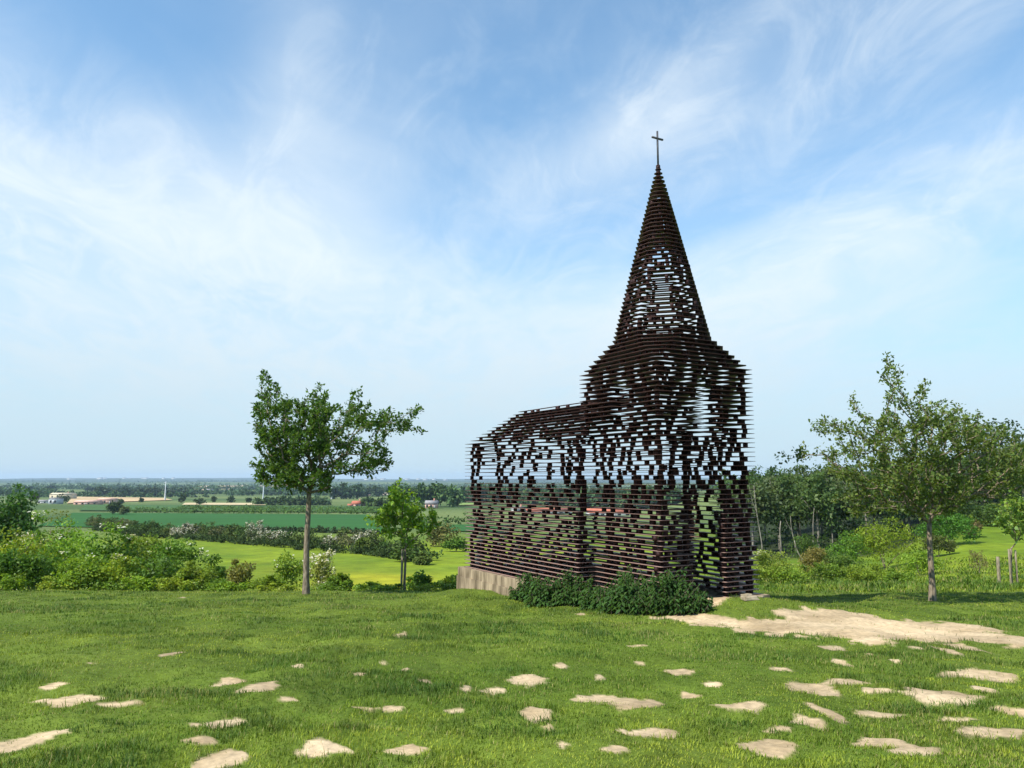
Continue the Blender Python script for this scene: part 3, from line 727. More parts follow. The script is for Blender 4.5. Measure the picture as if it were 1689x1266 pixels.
grow_tree('young_tree', 'broad olive green young tree with a leaning trunk beside the sandy path', (1538, 989), 19.6,
  [(1540, 745, 100, 62), (1500, 690, 44, 42), (1468, 630, 14, 36), (1464, 596, 4, 10), (1484, 605, 6, 4), (1520, 640, 10, 12), (1430, 725, 50, 40), (1405, 665, 9, 14), (1370, 700, 34, 14), (1335, 745, 24, 11), (1318, 757, 7, 4),
   (1580, 700, 50, 34), (1600, 690, 10, 14), (1640, 730, 44, 30), (1660, 770, 40, 34), (1640, 800, 50, 28), (1440, 790, 50, 28), (1410, 830, 44, 18), (1480, 820, 44, 24), (1570, 815, 44, 26), (1650, 712, 20, 5), (1560, 660, 9, 10), (1690, 760, 30, 30), (1385, 760, 26, 24), (1540, 815, 60, 34), (1530, 780, 70, 40)],
  700, (1533, 862), (.125, .178, .038), .100, 8, lpt=22, group=None, trunk_r=.078, twl=.26)
grow_tree('sapling', 'small bright green sapling held by a stake at the lawn edge', (667, 968), 27.0,
  [(660, 850, 44, 24), (690, 862, 34, 16), (625, 856, 20, 10), (655, 810, 12, 22), (657, 796, 3, 6), (668, 830, 26, 18), (640, 878, 24, 8), (715, 848, 10, 10), (676, 885, 18, 10)],
  120, (668, 905), (.20, .33, .03), .16, 17, lpt=15, trunk_r=.05, twl=.3)
grow_tree('sapling', 'small pale green sapling between two stakes near the fence post', (1668, 962), 33.0,
  [(1672, 842, 26, 22), (1655, 860, 14, 14), (1690, 845, 18, 22), (1675, 870, 20, 14), (1668, 822, 10, 12)],
  95, (1667, 905), (.19, .29, .05), .17, 23, lpt=14, trunk_r=.055, twl=.3)
def stake(px, y0, y1, D, label, name='tree_stake', r=.04, group=None, cat='stake'):
    T = at(px, y0, D); g = gz(T[0], T[1]); mb = MB(); h = T[2] - g
    z = np.linspace(-.1, h, 4); mb.tube(np.stack([z * .012, z * 0, z], 1), [r * 1.05, r, r, r * .9], 8)
    o = link(name, mb.mesh(name, smooth=True), M_STAKE); o.location = (T[0], T[1], g); o['label'] = label; o['category'] = cat
    if group: o['group'] = group
stake(663, 905, 968, 26.9, 'pale round wooden stake beside the bright green sapling')
stake(1663, 905, 962, 32.8, 'pale wooden stake supporting the pale green sapling', group='stakes of the pale sapling')
stake(1674, 907, 962, 33.1, 'pale wooden stake supporting the pale green sapling', group='stakes of the pale sapling')
stake(1645, 918, 952, 36, 'weathered wooden fence post standing alone in the meadow', name='fence_post', r=.075, cat='post')

# ------------------------------------------------------------------ bushes beyond the lawn, on the left
WHITE = (.72, .70, .58)
LB = [ # px, top, width, D, colour, leaf, flowers, label
 (118, 846, 190, 31, (.10, .19, .030), .13, (WHITE, 16, .10), 'largest elder bush with scattered white flower heads'),
 (28, 872, 130, 28.5, (.16, .22, .035), .12, (WHITE, 6, .09), 'yellow green elder bush below the dense green tree'),
 (178, 878, 116, 29, (.055, .115, .022), .12, (WHITE, 10, .10), 'dark green elder bush with a few white flower heads'),
 (240, 882, 110, 32, (.10, .155, .030), .11, None, 'olive green bush without flowers beside the elders'),
 (290, 884, 86, 30, (.075, .15, .030), .11, (WHITE, 10, .09), 'green bush topped by white flower heads at the meadow edge'),
 (60, 902, 120, 27.2, (.07, .14, .030), .10, None, 'green bramble bush rooted at the left lawn edge'),
 (5, 905, 90, 26.8, (.05, .11, .022), .10, None, 'dark bramble bush at the far left lawn edge'),
 (140, 914, 110, 26.8, (.12, .20, .032), .10, (WHITE, 3, .08), 'light green low shrub in front of the elders'),
 (205, 912, 96, 26.9, (.17, .24, .045), .10, (WHITE, 8, .08), 'yellow green low shrub with pale flower heads'),
 (262, 915, 100, 27.0, (.06, .12, .025), .10, None, 'dark low shrub under the olive green bush'),
 (315, 925, 80, 26.8, (.13, .19, .035), .10, None, 'mottled green low shrub before the flower topped bush'),
 (352, 913, 44, 30, (.05, .105, .022), .10, None, 'small round dark shrub against the buttercup meadow'),
 (398, 922, 48, 27.5, (.13, .14, .055), .09, None, 'brownish weedy shrub in front of the buttercups'),
 (440, 946, 70, 26.6, (.12, .19, .030), .09, None, 'fresh green shrub left of the dark young tree'),
 (478, 906, 60, 29, (.13, .20, .040), .10, (WHITE, 8, .08), 'green shrub with white flower heads behind the dark young tree'),
 (532, 898, 56, 31, (.16, .19, .08), .09, ((.66, .62, .52), 110, .10), 'blossoming hawthorn behind the trunk of the dark young tree'),
 (562, 944, 56, 27.5, (.10, .17, .030), .10, None, 'low green shrub right of the blossoming hawthorn'),
 (612, 958, 60, 26.6, (.11, .19, .030), .09, None, 'low weedy shrub between the two left trees'),
 (692, 941, 48, 28, (.075, .15, .030), .10, None, 'round green shrub right of the staked sapling'),
 (740, 948, 54, 27, (.13, .20, .045), .10, (WHITE, 4, .08), 'light green shrub beside the concrete plinth'),
 (64, 866, 80, 40, (.17, .19, .10), .12, ((.60, .56, .45), 90, .12), 'greyish hawthorn in blossom at the foot of the dense tree'),
 (210, 872, 60, 42, (.19, .19, .08), .12, ((.55, .50, .36), 40, .12), 'straw coloured hawthorn beyond the elders'),
 (95, 832, 60, 48, (.10, .13, .06), .14, None, 'grey green shrub beyond the elders near the farm'),
]
for (px, top, w, D, c, lf, fl, lab) in LB:
    bush('elder_bush' if 'elder' in lab else 'hawthorn' if 'hawthorn' in lab else 'shrub', px, top, w, D, c, lab, leaf=lf, flower=fl, dens=1.15 if w > 80 else .8, clumps=46 if w > 100 else 30)
# low weeds along the lawn edge
weedspots = [(20, 945), (95, 948), (160, 950), (232, 948), (290, 950), (345, 952), (380, 958), (455, 961), (540, 959), (640, 962), (710, 961), (755, 960)]
for i, (px, top) in enumerate(weedspots):
    bush('weed_clump', px, top, 60 + 20 * (i % 3), 25.8 + .3 * (i % 3), [(.12, .20, .03), (.16, .22, .04), (.09, .16, .03)][i % 3], 'low clump of mixed green weeds along the left lawn edge', cat='weeds', group='weeds along the left lawn edge', leaf=.09, dens=.6, clumps=20, stems=3)

# dense green tree on the far left
def crown_tree(name, px, top, wpx, D, col, label, cat='tree', group=None, trunkfrac=.3, leaf=.3, clumps=40, nleaf=40, mat=None, barkm=None, trunk_r=None, shape=1.0, base_y=None, lean=0):
    BUSHN[0] += 1; seed = BUSHN[0] * 17 + 3; r = np.random.default_rng(seed)
    T = at(px, top, D); x, y = T[0], T[1]; g = gz(x, y); h = max(1., T[2] - g); w = wpx * D / F_PX
    root = thing(name, (x, y, g - .05), label, cat, group)
    ch = h * (1 - trunkfrac)
    V, Q, C = clump_cloud((w / 2, w / 2, ch / 2), clumps, nleaf, leaf, col, seed, zlow=-.95, crs=.30)
    if shape != 1.0:
        f = np.clip((V[:, 2] + ch / 2) / ch, 0, 1); s = (1 - f) * shape + f * (2 - shape) ; V[:, :2] *= s[:, None]
    V = V + [0, 0, h - ch / 2]
    link('crown', make_mesh('crown', V, Q, C), mat or M_LEAF, root)
    tr = trunk_r or max(.08, h * .016); mb = MB()
    t = np.linspace(0, 1, 6); mb.tube(np.stack([np.sin(t * 3 + seed) * .15 * t + lean * t, np.cos(t * 2.3 + seed) * .15 * t, t * (h - ch * .35)], 1), tr * (1 - .6 * t), 7)
    for i in range(5):
        a = r.random() * 6.28; z0 = h * trunkfrac + ch * .5 * r.random(); L = w * .38
        p0 = np.array([0, 0, z0]); p1 = p0 + [math.cos(a) * L, math.sin(a) * L, L * .9]
        mb.tube(np.stack([p0, (p0 + p1) / 2 + [0, 0, -.08 * L], p1]), [tr * .5, tr * .35, tr * .12], 5)
    link('trunk', mb.mesh('trunk', smooth=True), barkm or M_BARK, root)
    return root
crown_tree('field_tree', 22, 794, 96, 44, (.060, .135, .030), 'dense bright green tree with a pointed top above the elder bushes', trunkfrac=.12, leaf=.22, clumps=70, nleaf=60, shape=1.25)
crown_tree('field_tree', 190, 827, 30, 330, (.045, .075, .022), 'round dark field tree standing alone in the blue green crop', trunkfrac=.08, leaf=.9, clumps=30, nleaf=30, mat=M_FAR)
crown_tree('field_tree', 204, 836, 18, 325, (.10, .13, .04), 'small olive tree touching the round dark field tree', trunkfrac=.05, leaf=.8, clumps=20, nleaf=24, mat=M_FAR)

# ------------------------------------------------------------------ the hedge in blossom across the valley meadow
hp = [(150, 868), (240, 884), (330, 889), (420, 897), (520, 905), (600, 912), (660, 921), (720, 929)]
hw = np.array([hit(*p) for p in hp]); seg = np.linalg.norm(np.diff(hw[:, :2], axis=0), axis=1); cum = np.concatenate([[0], np.cumsum(seg)])
LEN = cum[-1]; s = 0; hi_ = 0; hr = np.random.default_rng(5)
BLOSSOM = [(292, 310), (318, 334), (424, 448), (455, 480), (548, 568), (592, 612)]
while s < LEN:
    x = np.interp(s, cum, hw[:, 0]); y = np.interp(s, cum, hw[:, 1]); hi_ += 1
    pxx = 844.5 + 1268 * x / y
    bl = any(a < pxx < b for a, b in BLOSSOM)
    hgt = (1.3 + 1.5 * hr.random()) * (.75 if pxx > 620 else 1.0); hgt = hgt * 1.15 if bl else hgt
    yy = y + 2 + hr.random() * 2; xx = x * yy / y; g = gz(xx, yy); D = yy
    BUSHN[0] += 1
    wid = 2.6 + 2.0 * hr.random()
    col = (.16, .18, .10) if bl else [(.075, .11, .03), (.095, .13, .035), (.13, .135, .06), (.065, .115, .03)][hr.integers(4)]
    root = thing('hedge_shrub', (xx, yy, g), 'hawthorn shrub white with blossom in the valley hedge' if bl else 'dark green shrub in the valley hedge below the blue green crop', 'hedge shrub', 'blossoming hedge shrubs' if bl else 'dark hedge shrubs')
    V, Q, C = clump_cloud((wid / 2, 1.3, hgt * .58), 22, 26, .30, col, BUSHN[0] * 7, zlow=-.8, flower=((.52, .49, .40), 110, .22) if bl else None)
    V[:, 2] = np.maximum(V[:, 2] + hgt * .48, .02)
    link('foliage', make_mesh('foliage', V, Q, C), M_FAR, root)
    s += wid * .62
# low scrub at the foot of the hedge
def scrub_band(name, pxs, D0, hgt, wid, step, leaf, col, label, seed, n_per=26, jitter=1.0, cat='scrub', mat=None, hv=.5, woods=False):
    """a mass of foliage along a line on the ground (points seen from the path)"""
    r = np.random.default_rng(seed)
    P = np.array([hit(*p) for p in pxs]) if D0 is None else np.array([[at(p[0], 800, d)[0], d, 0] for p, d in zip(pxs, D0)])
    seg = np.linalg.norm(np.diff(P[:, :2], axis=0), axis=1); cum = np.concatenate([[0], np.cumsum(seg)]); Vs, Qs, Cs = [], [], []; off = 0; s = 0
    while s < cum[-1]:
        x = np.interp(s, cum, P[:, 0]) + r.normal() * wid * .25 * jitter; y = np.interp(s, cum, P[:, 1]) + r.normal() * wid * .4 * jitter
        h = hgt * (1 - hv + 2 * hv * r.random()); g = gz(x, y)
        V, Q, C = clump_cloud((step * .85, wid * .55, h * .56), 10, n_per, leaf, np.array(col) * (.8 + .4 * r.random()), int(r.integers(1e6)), zlow=-.7)
        V = V + [x, y, g + h * .46]
        Vs.append(V); Qs.append(Q + off); Cs.append(C); off += len(V); s += step
    o = link(name, make_mesh(name, np.concatenate(Vs), np.concatenate(Qs), np.concatenate(Cs)), mat or M_FAR, kind='stuff', label=label, category=cat)
    return o
scrub_band('hedge_undergrowth', [(160, 874), (240, 886), (330, 891), (420, 899), (520, 907), (600, 914), (690, 927)], None, .9, 1.6, 1.5, .25, (.05, .08, .025), 'low dark undergrowth along the foot of the valley hedge', 3)
scrub_band('far_hedge', [(330, 873), (470, 876), (620, 882)], None, .9, 1.5, 2.4, .35, (.05, .075, .03), 'thin dark hedge bordering the blue green crop', 5)
# orchard rows
for i, yy in enumerate((847, 844.5, 842, 840)):
    scrub_band('orchard_row', [(205 if i < 2 else 300, yy - 1.5), (430, yy), (620 + 20 * i, yy + .5)], None, 1.9, 2.0, 3.4, .6, (.105, .18, .040), ['nearest', 'second', 'third', 'farthest'][i] + ' row of low orchard trees above the crop', 20 + i, n_per=10, jitter=.3, cat='orchard', hv=.25)
scrub_band('orchard_row', [(690, 866), (760, 865), (830, 865)], None, 2.2, 2.4, 3.5, .7, (.08, .14, .04), 'row of low orchard trees behind the round green bush', 31, n_per=10, jitter=.3, cat='orchard', hv=.25)
# single bushes on the valley side
MBU = [(728, 860, 62, 112, (.085, .09, .05), .35, 'grey brown bush behind the staked sapling'), (752, 884, 44, 100, (.055, .115, .028), .30, 'round green bush right of the grey brown bush'),
       (640, 842, 42, 190, (.085, .075, .045), .5, 'brownish thicket behind the staked sapling'), (664, 900, 40, 82, (.05, .085, .03), .3, 'low dark bush in the hedge gap'),
       (700, 912, 40, 78, (.06, .09, .035), .3, 'low dark bush at the right end of the hedge'), (600, 885, 30, 96, (.07, .11, .035), .3, 'small green bush at the hedge crossing')]
for (px, top, w, D, c, lf, lab) in MBU: bush('valley_bush', px, top, w, D, c, lab, leaf=lf, dens=.6, clumps=26, mat=M_FAR)

# ------------------------------------------------------------------ nettles round the foot of the church
def nettle(px, py, D, w, dpt, hgt, n, label, seed):
    r = np.random.default_rng(seed); c = at(px, py, D); x0, y0 = c[0], c[1]; g0 = gz(x0, y0)
    root = thing('nettle_clump', (x0, y0, g0), label, 'nettles', None)
    Pl, Dl, Nl, Ll = [], [], [], []; st = MB()
    for i in range(n):
        a = r.random() * 6.28; rr = math.sqrt(r.random()); x = math.cos(a) * rr * w; y = math.sin(a) * rr * dpt
        # keep the line of the church wall
        X, Y = x * .55 + y * .0, y
        X, Y = x, y + x * -.35
        g = gz(x0 + X, y0 + Y) - g0; h = hgt * (.35 + .75 * r.random() ** .8) * (1 - .5 * rr ** 3) * (.55 + .85 * float(vnoise(np.array([X * 4. + 3]), np.array([Y * 4.]), seed)[0]))
        lx, ly = r.normal() * .10, r.normal() * .10 - .05
        t = np.linspace(0, 1, 4); pts = np.stack([X + lx * t * t * h * 2, Y + ly * t * t * h * 2, g + h * t], 1)
        st.tube(pts, .006 * (1 - .6 * t), 3, cap=False)
        m = int(h / .055)
        for j in range(m):
            tt = .25 + .75 * (j + r.random()) / m; p = np.array([X + lx * tt * tt * h * 2, Y + ly * tt * tt * h * 2, g + h * tt]); ph = j * 1.57 + r.random() * .6
            for e in (0, math.pi):
                d = np.array([math.cos(ph + e), math.sin(ph + e), -.35 - .4 * r.random()])
                Pl.append(p); Dl.append(d); Nl.append(np.array([d[0] * .5, d[1] * .5, 1.]) + r.normal(size=3) * .15); Ll.append((.155 - .07 * tt) * (.8 + .5 * r.random()))
    V, Q, C = leaves(np.array(Pl), np.array(Dl), np.array(Nl), np.array(Ll), np.array(Ll) * .5, tint((.055, .115, .026), len(Pl), .40, .14, r))
    link('foliage', make_mesh('foliage', V, Q, C), M_LEAF, root)
    link('stem', st.mesh('stem'), M_BARK, root)
nettle(1078, 1000, 14.75, .95, .42, .68, 330, 'tall dark nettles at the near corner of the tower', 2)
nettle(1010, 990, 15.9, .62, .40, .62, 220, 'dark nettles along the tower wall left of the corner', 3)
nettle(925, 985, 17.2, .80, .40, .60, 240, 'low dark nettles before the nave wall', 4)
nettle(870, 983, 18.6, .40, .35, .55, 120, 'smallest nettle clump next to the bare concrete plinth', 5)
nettle(1140, 996, 14.9, .30, .22, .38, 60, 'short nettles beside the earth ramp', 6)

# stones by the tower corner
def stone(px, py, D, sx, sy, sz, rot, label, seed):
    r = np.random.default_rng(seed); c = at(px, py, D); g = gz(c[0], c[1]); 
    import bmesh
    bm_ = bmesh.new(); bmesh.ops.create_cube(bm_, size=1.0)
    bmesh.ops.bevel(bm_, geom=list(bm_.edges), offset=.16, segments=2, affect='EDGES', profile=.6)
    for v in bm_.verts:
        v.co = Vector((v.co.x * sx, v.co.y * sy, v.co.z * sz)) * (1 + .10 * r.normal())
    me = bpy.data.meshes.new('stone'); bm_.to_mesh(me); bm_.free()
    o = link('stone', me, M_STONE); o.location = (c[0], c[1], g + sz * .36); o.rotation_euler = (.04, -.03, rot); o['label'] = label; o['category'] = 'stone'
stone(1237, 996, 15.3, .30, .16, .07, .2, 'long pale flat stone before the right tower corner', 1)
stone(1232, 988, 15.75, .18, .13, .09, .5, 'squarish tan stone under the right tower corner', 2)
stone(1256, 985, 16.0, .10, .09, .08, .9, 'small pale stone in the grass by the right tower corner', 3)

# ------------------------------------------------------------------ right-hand slope: wood, bushes, snags
TOPS = [(1225, 772), (1260, 768), (1300, 764), (1350, 769), (1400, 772), (1450, 770), (1500, 766), (1560, 760), (1610, 755), (1640, 738), (1670, 716), (1720, 705), (1800, 700)]
tx, ty = zip(*TOPS); wr = np.random.default_rng(9); i = 0
for row, (D0, dtop, st_) in enumerate(((118, 0, 30), (104, 16, 38))):
    px = 1222 + row * 16
    while px < 1790:
        D = D0 + wr.normal() * 4; top = np.interp(px, tx, ty) + dtop + wr.normal() * 6; i += 1
        c = [(.075, .135, .035), (.09, .145, .04), (.065, .115, .032), (.10, .14, .05)][wr.integers(4)]
        crown_tree('woodland_tree', px, top, 70 + wr.random() * 30, D, c, 'tall green tree in the back row of the wood' if row == 0 else 'tall green tree with a pale trunk at the front of the wood', group='back row of the wood' if row == 0 else 'front row of the wood',
                   trunkfrac=.26 + .16 * wr.random(), leaf=.44, clumps=84, nleaf=46, barkm=M_PALEBARK, trunk_r=.16 + .06 * wr.random())
        px += st_ * (.75 + .5 * wr.random())
scrub_band('woodland_undergrowth', [(1220, 900), (1300, 900), (1400, 900), (1500, 880), (1600, 860), (1760, 850)], [100, 98, 96, 96, 106, 112], 6.0, 4.5, 2.6, .42, (.045, .085, .022), 'dark undergrowth between the trunks of the wood', 41, n_per=30, mat=M_LEAF)
scrub_band('far_wood', [(1200, 800), (1400, 800), (1600, 800), (1850, 800)], [138, 134, 136, 145], 11, 8, 4.5, .6, (.04, .075, .025), 'dark mass of the wood behind its front trees', 43, n_per=60, mat=M_LEAF)
RB = [(1275, 905, 96, 46, (.16, .21, .06), .13, (WHITE, 18, .10), 'elder bush with creamy flower heads right of the church'), (1340, 902, 52, 50, (.14, .13, .06), .12, None, 'brownish bush beside the creamy elder'),
 (1300, 932, 80, 44, (.12, .19, .035), .12, None, 'low light green shrub under the creamy elder'), (1360, 925, 70, 46, (.09, .15, .03), .12, None, 'low green shrub beside the brownish bush'),
 (1400, 876, 70, 62, (.075, .155, .030), .16, None, 'bright green upright bush before the wood'), (1455, 852, 150, 64, (.115, .165, .022), .18, None, 'large yellow green bush behind the leaning trunk'),
 (1375, 905, 90, 56, (.07, .12, .035), .15, None, 'dark rounded bush below the upright one'), (1515, 905, 60, 50, (.12, .20, .030), .13, None, 'light green shrub behind the leaning trunk'),
 (1565, 842, 96, 74, (.050, .125, .025), .2, None, 'deep green bush on the meadow slope'), (1545, 880, 60, 66, (.07, .09, .04), .18, None, 'shaded brown green bush right of the leaning trunk'),
 (1600, 855, 30, 80, (.11, .10, .07), .2, None, 'small brown shrub on the meadow slope'), (1640, 832, 90, 92, (.05, .09, .03), .25, None, 'wide dark thicket above the meadow slope'),
 (1430, 930, 90, 46, (.13, .19, .035), .12, None, 'spreading low shrub before the yellow green bush'), (1485, 938, 60, 42, (.10, .17, .03), .12, None, 'low green shrub left of the leaning trunk'),
 (1612, 905, 34, 48, (.12, .11, .08), .08, None, 'thin grey brown shrub by the fence post'), (1240, 925, 60, 44, (.15, .21, .05), .12, None, 'yellow green shrub touching the right side of the church'),
 (1330, 880, 60, 76, (.05, .09, .03), .18, None, 'dark bush below the pale snags'), (1690, 850, 60, 84, (.06, .10, .03), .2, None, 'dark green bush behind the pale sapling')]
for (px, top, w, D, c, lf, fl, lab) in RB: bush('elder_bush' if 'elder' in lab else 'meadow_bush', px, top, w, D, c, lab, leaf=lf, flower=fl, dens=.35 if 'thin' in lab else 1.1 if w > 80 else .85, clumps=44 if w > 80 else 30)
def snag(px, y0, y1, D, lean, label, rr=.14, fork=False):
    T = at(px, y0, D); B = at(px, y1, D); g = min(B[2], gz(T[0], T[1])) if False else B[2]; g = gz(T[0], T[1]); h = T[2] - g; mb = MB(); t = np.linspace(0, 1, 6)
    mb.tube(np.stack([lean * t + np.sin(t * 7) * .06, t * 0, h * t], 1), rr * (1 - .55 * t), 7)
    if fork: mb.tube(np.array([[lean * .6, 0, h * .6], [lean * .6 - .5, .1, h * .78], [lean * .6 - .8, .1, h * .98]]), [rr * .5, rr * .35, rr * .15], 5)
    o = link('dead_trunk', mb.mesh('dead_trunk', smooth=True), M_PALEBARK); o.location = (T[0], T[1], g - .05); o['label'] = label; o['category'] = 'dead tree'
snag(1285, 858, 905, 93, .15, 'broken pale dead trunk at the dark edge of the wood', .13)
snag(1310, 850, 900, 94, -.5, 'slim pale dead trunk with a fork in the wood', .08, True)
snag(1336, 832, 890, 94, .5, 'crooked pale dead trunk at the wood edge', .07)
snag(1368, 820, 890, 95, .3, 'tallest pale bare trunk at the wood edge', .08, True)
snag(1326, 890, 915, 70, -.9, 'leaning bare dead branch above the brownish bush', .08)
snag(1254, 800, 905, 92, -.8, 'pale slanting trunk beside the right wall of the church', .08, True)

# ------------------------------------------------------------------ buildings in the valley
def wall_mat(name, c): return noise_mat(name, tuple(np.array(c) * .85), tuple(np.array(c) * 1.1), scale=.6, bump=0, rough=.9, spec=.2)
M_PINK = wall_mat('pink_render', (.60, .38, .30)); M_WHITE = wall_mat('white_render', (.72, .70, .66)); M_BRICK = wall_mat('brick_wall', (.42, .22, .16)); M_RED = wall_mat('red_tiles', (.42, .14, .09))
M_GREY = wall_mat('grey_roofing', (.28, .27, .27)); M_BEIGE = wall_mat('beige_render', (.58, .50, .36)); M_DARKW = wall_mat('dark_window', (.03, .035, .04)); M_SILVER = wall_mat('silver_cladding', (.50, .53, .55))
def house(name, px, ybase, wpx, hpx, roofpx, depth, rot, wm, rm, label, nwin=3, gable=True, cat='house', chim=True):
    B = hit(px, ybase); D = B[1]; k = D / F_PX; w, h, rf = wpx * k, hpx * k, roofpx * k
    root = thing(name, (B[0], B[1], B[2] - .1), label, cat); root.rotation_euler = (0, 0, rot)
    mb = MB(); mb.box((0, 0, h / 2), (w / 2, depth / 2, h / 2)); link('wall', mb.mesh('wall'), wm, root)
    o = .35; V = np.array([[-w / 2 - o, -depth / 2 - o, h + .02], [w / 2 + o, -depth / 2 - o, h + .02], [w / 2 + o, depth / 2 + o, h + .02], [-w / 2 - o, depth / 2 + o, h + .02], [-w / 2 - o * (1 if gable else -8), 0, h + rf], [w / 2 + o * (1 if gable else -8), 0, h + rf]])
    mb = MB(); mb.add(V, np.array([[0, 1, 5, 4], [2, 3, 4, 5], [3, 2, 1, 0]]), np.array([[1, 2, 5], [3, 0, 4]])); roof = link('roof', mb.mesh('roof'), rm, root)
    if chim: mb = MB(); mb.box((w * .22, 0, h + rf), (.45, .45, 1.1)); link('chimney', mb.mesh('chimney'), M_BRICK, roof)
    for i in range(nwin):
        mb = MB(); mb.box((-w / 2 + w * (i + .5) / nwin, -depth / 2 - .03, h * .52), (min(.7, w / nwin * .25), .04, min(.9, h * .25))); link('window', mb.mesh('window'), M_DARKW, root)
    mb = MB(); mb.box((w * .32 if nwin % 2 else 0, -depth / 2 - .035, min(1.1, h * .36)), (.55, .04, min(1.1, h * .36))); link('door', mb.mesh('door'), M_GREY, root)
    return root
house('farm_shed', 146, 832, 38, 4.5, 3.0, 9, .05, M_PINK, M_PINK, 'low pink farm shed with a pale pink roof', 4, cat='shed', chim=False)
house('farm_shed', 178, 830.5, 26, 7, 2.2, 10, .0, M_PINK, M_PINK, 'taller pink farm shed behind the dark field tree', 3, cat='shed', chim=False)
house('farm_building', 104, 823, 34, 8, 2.5, 12, .1, M_BEIGE, M_BEIGE, 'beige farm building in front of the tan field', 4, cat='building')
house('farm_building', 92, 831, 14, 9, 1.5, 8, 0, M_SILVER, M_GREY, 'grey silver clad barn left of the pink sheds', 2, cat='barn', chim=False)
house('farm_building', 74, 830, 18, 4, 2, 8, 0, M_WHITE, M_GREY, 'low white outbuilding beside the silver barn', 2, cat='building', chim=False)
house('house', 590, 835, 16, 4.5, 5, 8, .5, M_PINK, M_RED, 'small house with a steep red roof behind the orchard', 2)
house('house', 578, 836, 8, 3, 2.5, 6, .2, M_WHITE, M_RED, 'tiny white annexe of the red roofed house', 1, chim=False)
house('house', 712, 838, 19, 8, 5, 8, 0, M_PINK, M_GREY, 'pink walled house with a grey roof by the poplar wood', 3)
house('long_barn', 905, 847, 70, 5, 5, 12, .06, M_WHITE, M_RED, 'long white barn with a red roof seen through the nave', 6, cat='barn', chim=False)
house('long_barn', 1010, 850, 80, 6, 6, 12, .05, M_WHITE, M_RED, 'second red roofed barn seen through the tower end', 6, cat='barn', chim=False)
house('house', 855, 843, 20, 4, 4, 8, .2, M_WHITE, M_GREY, 'white house with a dark roof seen through the nave corner', 3)
house('far_house', 345, 811, 10, 3, 2, 20, 0, M_WHITE, M_GREY, 'white far house below the tan hillside field', 2, chim=False)
fr = np.random.default_rng(3)
for i, px in enumerate((114, 121, 163, 166, 172, 205, 214, 236, 241, 270, 286, 540, 605, 618, 632, 672, 690, 702, 716, 735)):
    D = 7300 + fr.random() * 900; T = at(px, 790, D); g = gz(T[0], D); w = 26 + 30 * fr.random(); h = 7 + 9 * fr.random()
    root = thing('town_building', (T[0], D, g - 1), 'tiny white building of the town on the horizon', 'building', 'town on the horizon')
    mb = MB(); mb.box((0, 0, h / 2), (w / 2, 12, h / 2)); link('wall', mb.mesh('wall'), M_WHITE, root)
    mb = MB(); V = np.array([[-w / 2, -13, h + .1], [w / 2, -13, h + .1], [w / 2, 13, h + .1], [-w / 2, 13, h + .1], [-w / 2, 0, h + 6], [w / 2, 0, h + 6]]); mb.add(V, np.array([[0, 1, 5, 4], [2, 3, 4, 5], [3, 2, 1, 0]]), np.array([[1, 2, 5], [3, 0, 4]])); link('roof', mb.mesh('roof'), M_GREY, root)
# power line poles
def pole(px, top, ybase, label):
    B = hit(px, ybase); D = B[1]; h = (ybase - top) * D / F_PX; k = D / F_PX
    root = thing('power_pole', (B[0], D, B[2] - .2), label, 'power pole', None)
    mb = MB(); mb.tube(np.array([[0, 0, 0], [0, 0, h * .5], [0, 0, h]]), [1.5 * k, .95 * k, .45 * k], 8); link('mast', mb.mesh('mast', smooth=True), M_SILVER, root)
    mb = MB(); mb.box((0, 0, h * .95), (3.2 * k, .12, .16 * k)); link('crossarm', mb.mesh('crossarm'), M_SILVER, root)
pole(272, 794, 825, 'tall pale power pole behind the tan ploughed field')
pole(434, 802, 823, 'pale power pole left of the dark young tree crown')
pole(547, 803, 823, 'pale power pole right of the dark young tree trunk')
pole(762, 805, 816, 'pale power pole left of the nave wall')

# far woods and hedgerows
def wood(px0, px1, top, ybase, col, label, leaf=2.4, rows=3, step=6, seed=1):
    r = np.random.default_rng(seed); B0 = hit(px0, ybase); B1 = hit(px1, ybase); Vs, Qs, Cs = [], [], []; off = 0
    D = (B0[1] + B1[1]) / 2; h0 = (ybase - top) * D / F_PX; L = np.linalg.norm(B1 - B0)
    for row in range(rows):
        for s in np.arange(0, L, step):
            f = s / L; x = B0[0] * (1 - f) + B1[0] * f + r.normal() * step * .2; y = B0[1] * (1 - f) + B1[1] * f + row * step * .9 + r.normal()
            g = gz(x, y); h = h0 * (.86 + .2 * r.random()) * (.85 + .15 * math.sin(math.pi * min(1, max(0, f * .94 + .03))) ** .5)
            V, Q, C = clump_cloud((step * .62, step * .6, h * .54), 12, 16, leaf, np.array(col) * 1.35 * (.8 + .4 * r.random()), int(r.integers(1e6)), zlow=-.9)
            Vs.append(V + [x, y, g + h * .5]); Qs.append(Q + off); Cs.append(C); off += len(V)
    link('far_wood', make_mesh('far_wood', np.concatenate(Vs), np.concatenate(Qs), np.concatenate(Cs)), M_FAR, kind='stuff', label=label, category='wood')
wood(650, 748, 797, 836, (.06, .105, .035), 'tall green poplar wood behind the grey roofed house', seed=1, step=7)
wood(548, 590, 798, 823, (.045, .08, .035), 'dark far wood right of the dark young tree', seed=2, step=8, leaf=3)
wood(590, 632, 803, 819, (.05, .08, .04), 'low dark far wood behind the red roofed house', seed=3, step=9, leaf=3.5)
wood(745, 860, 803, 830, (.05, .09, .035), 'dark far wood behind the left end of the nave', seed=4, step=8, leaf=3)
wood(430, 540, 822, 833, (.055, .09, .035), 'low wood behind the dark young tree trunk', seed=5, step=6, leaf=2)
wood(860, 1110, 806, 832, (.05, .09, .035), 'dark far wood seen through the church', seed=6, step=9, leaf=3)
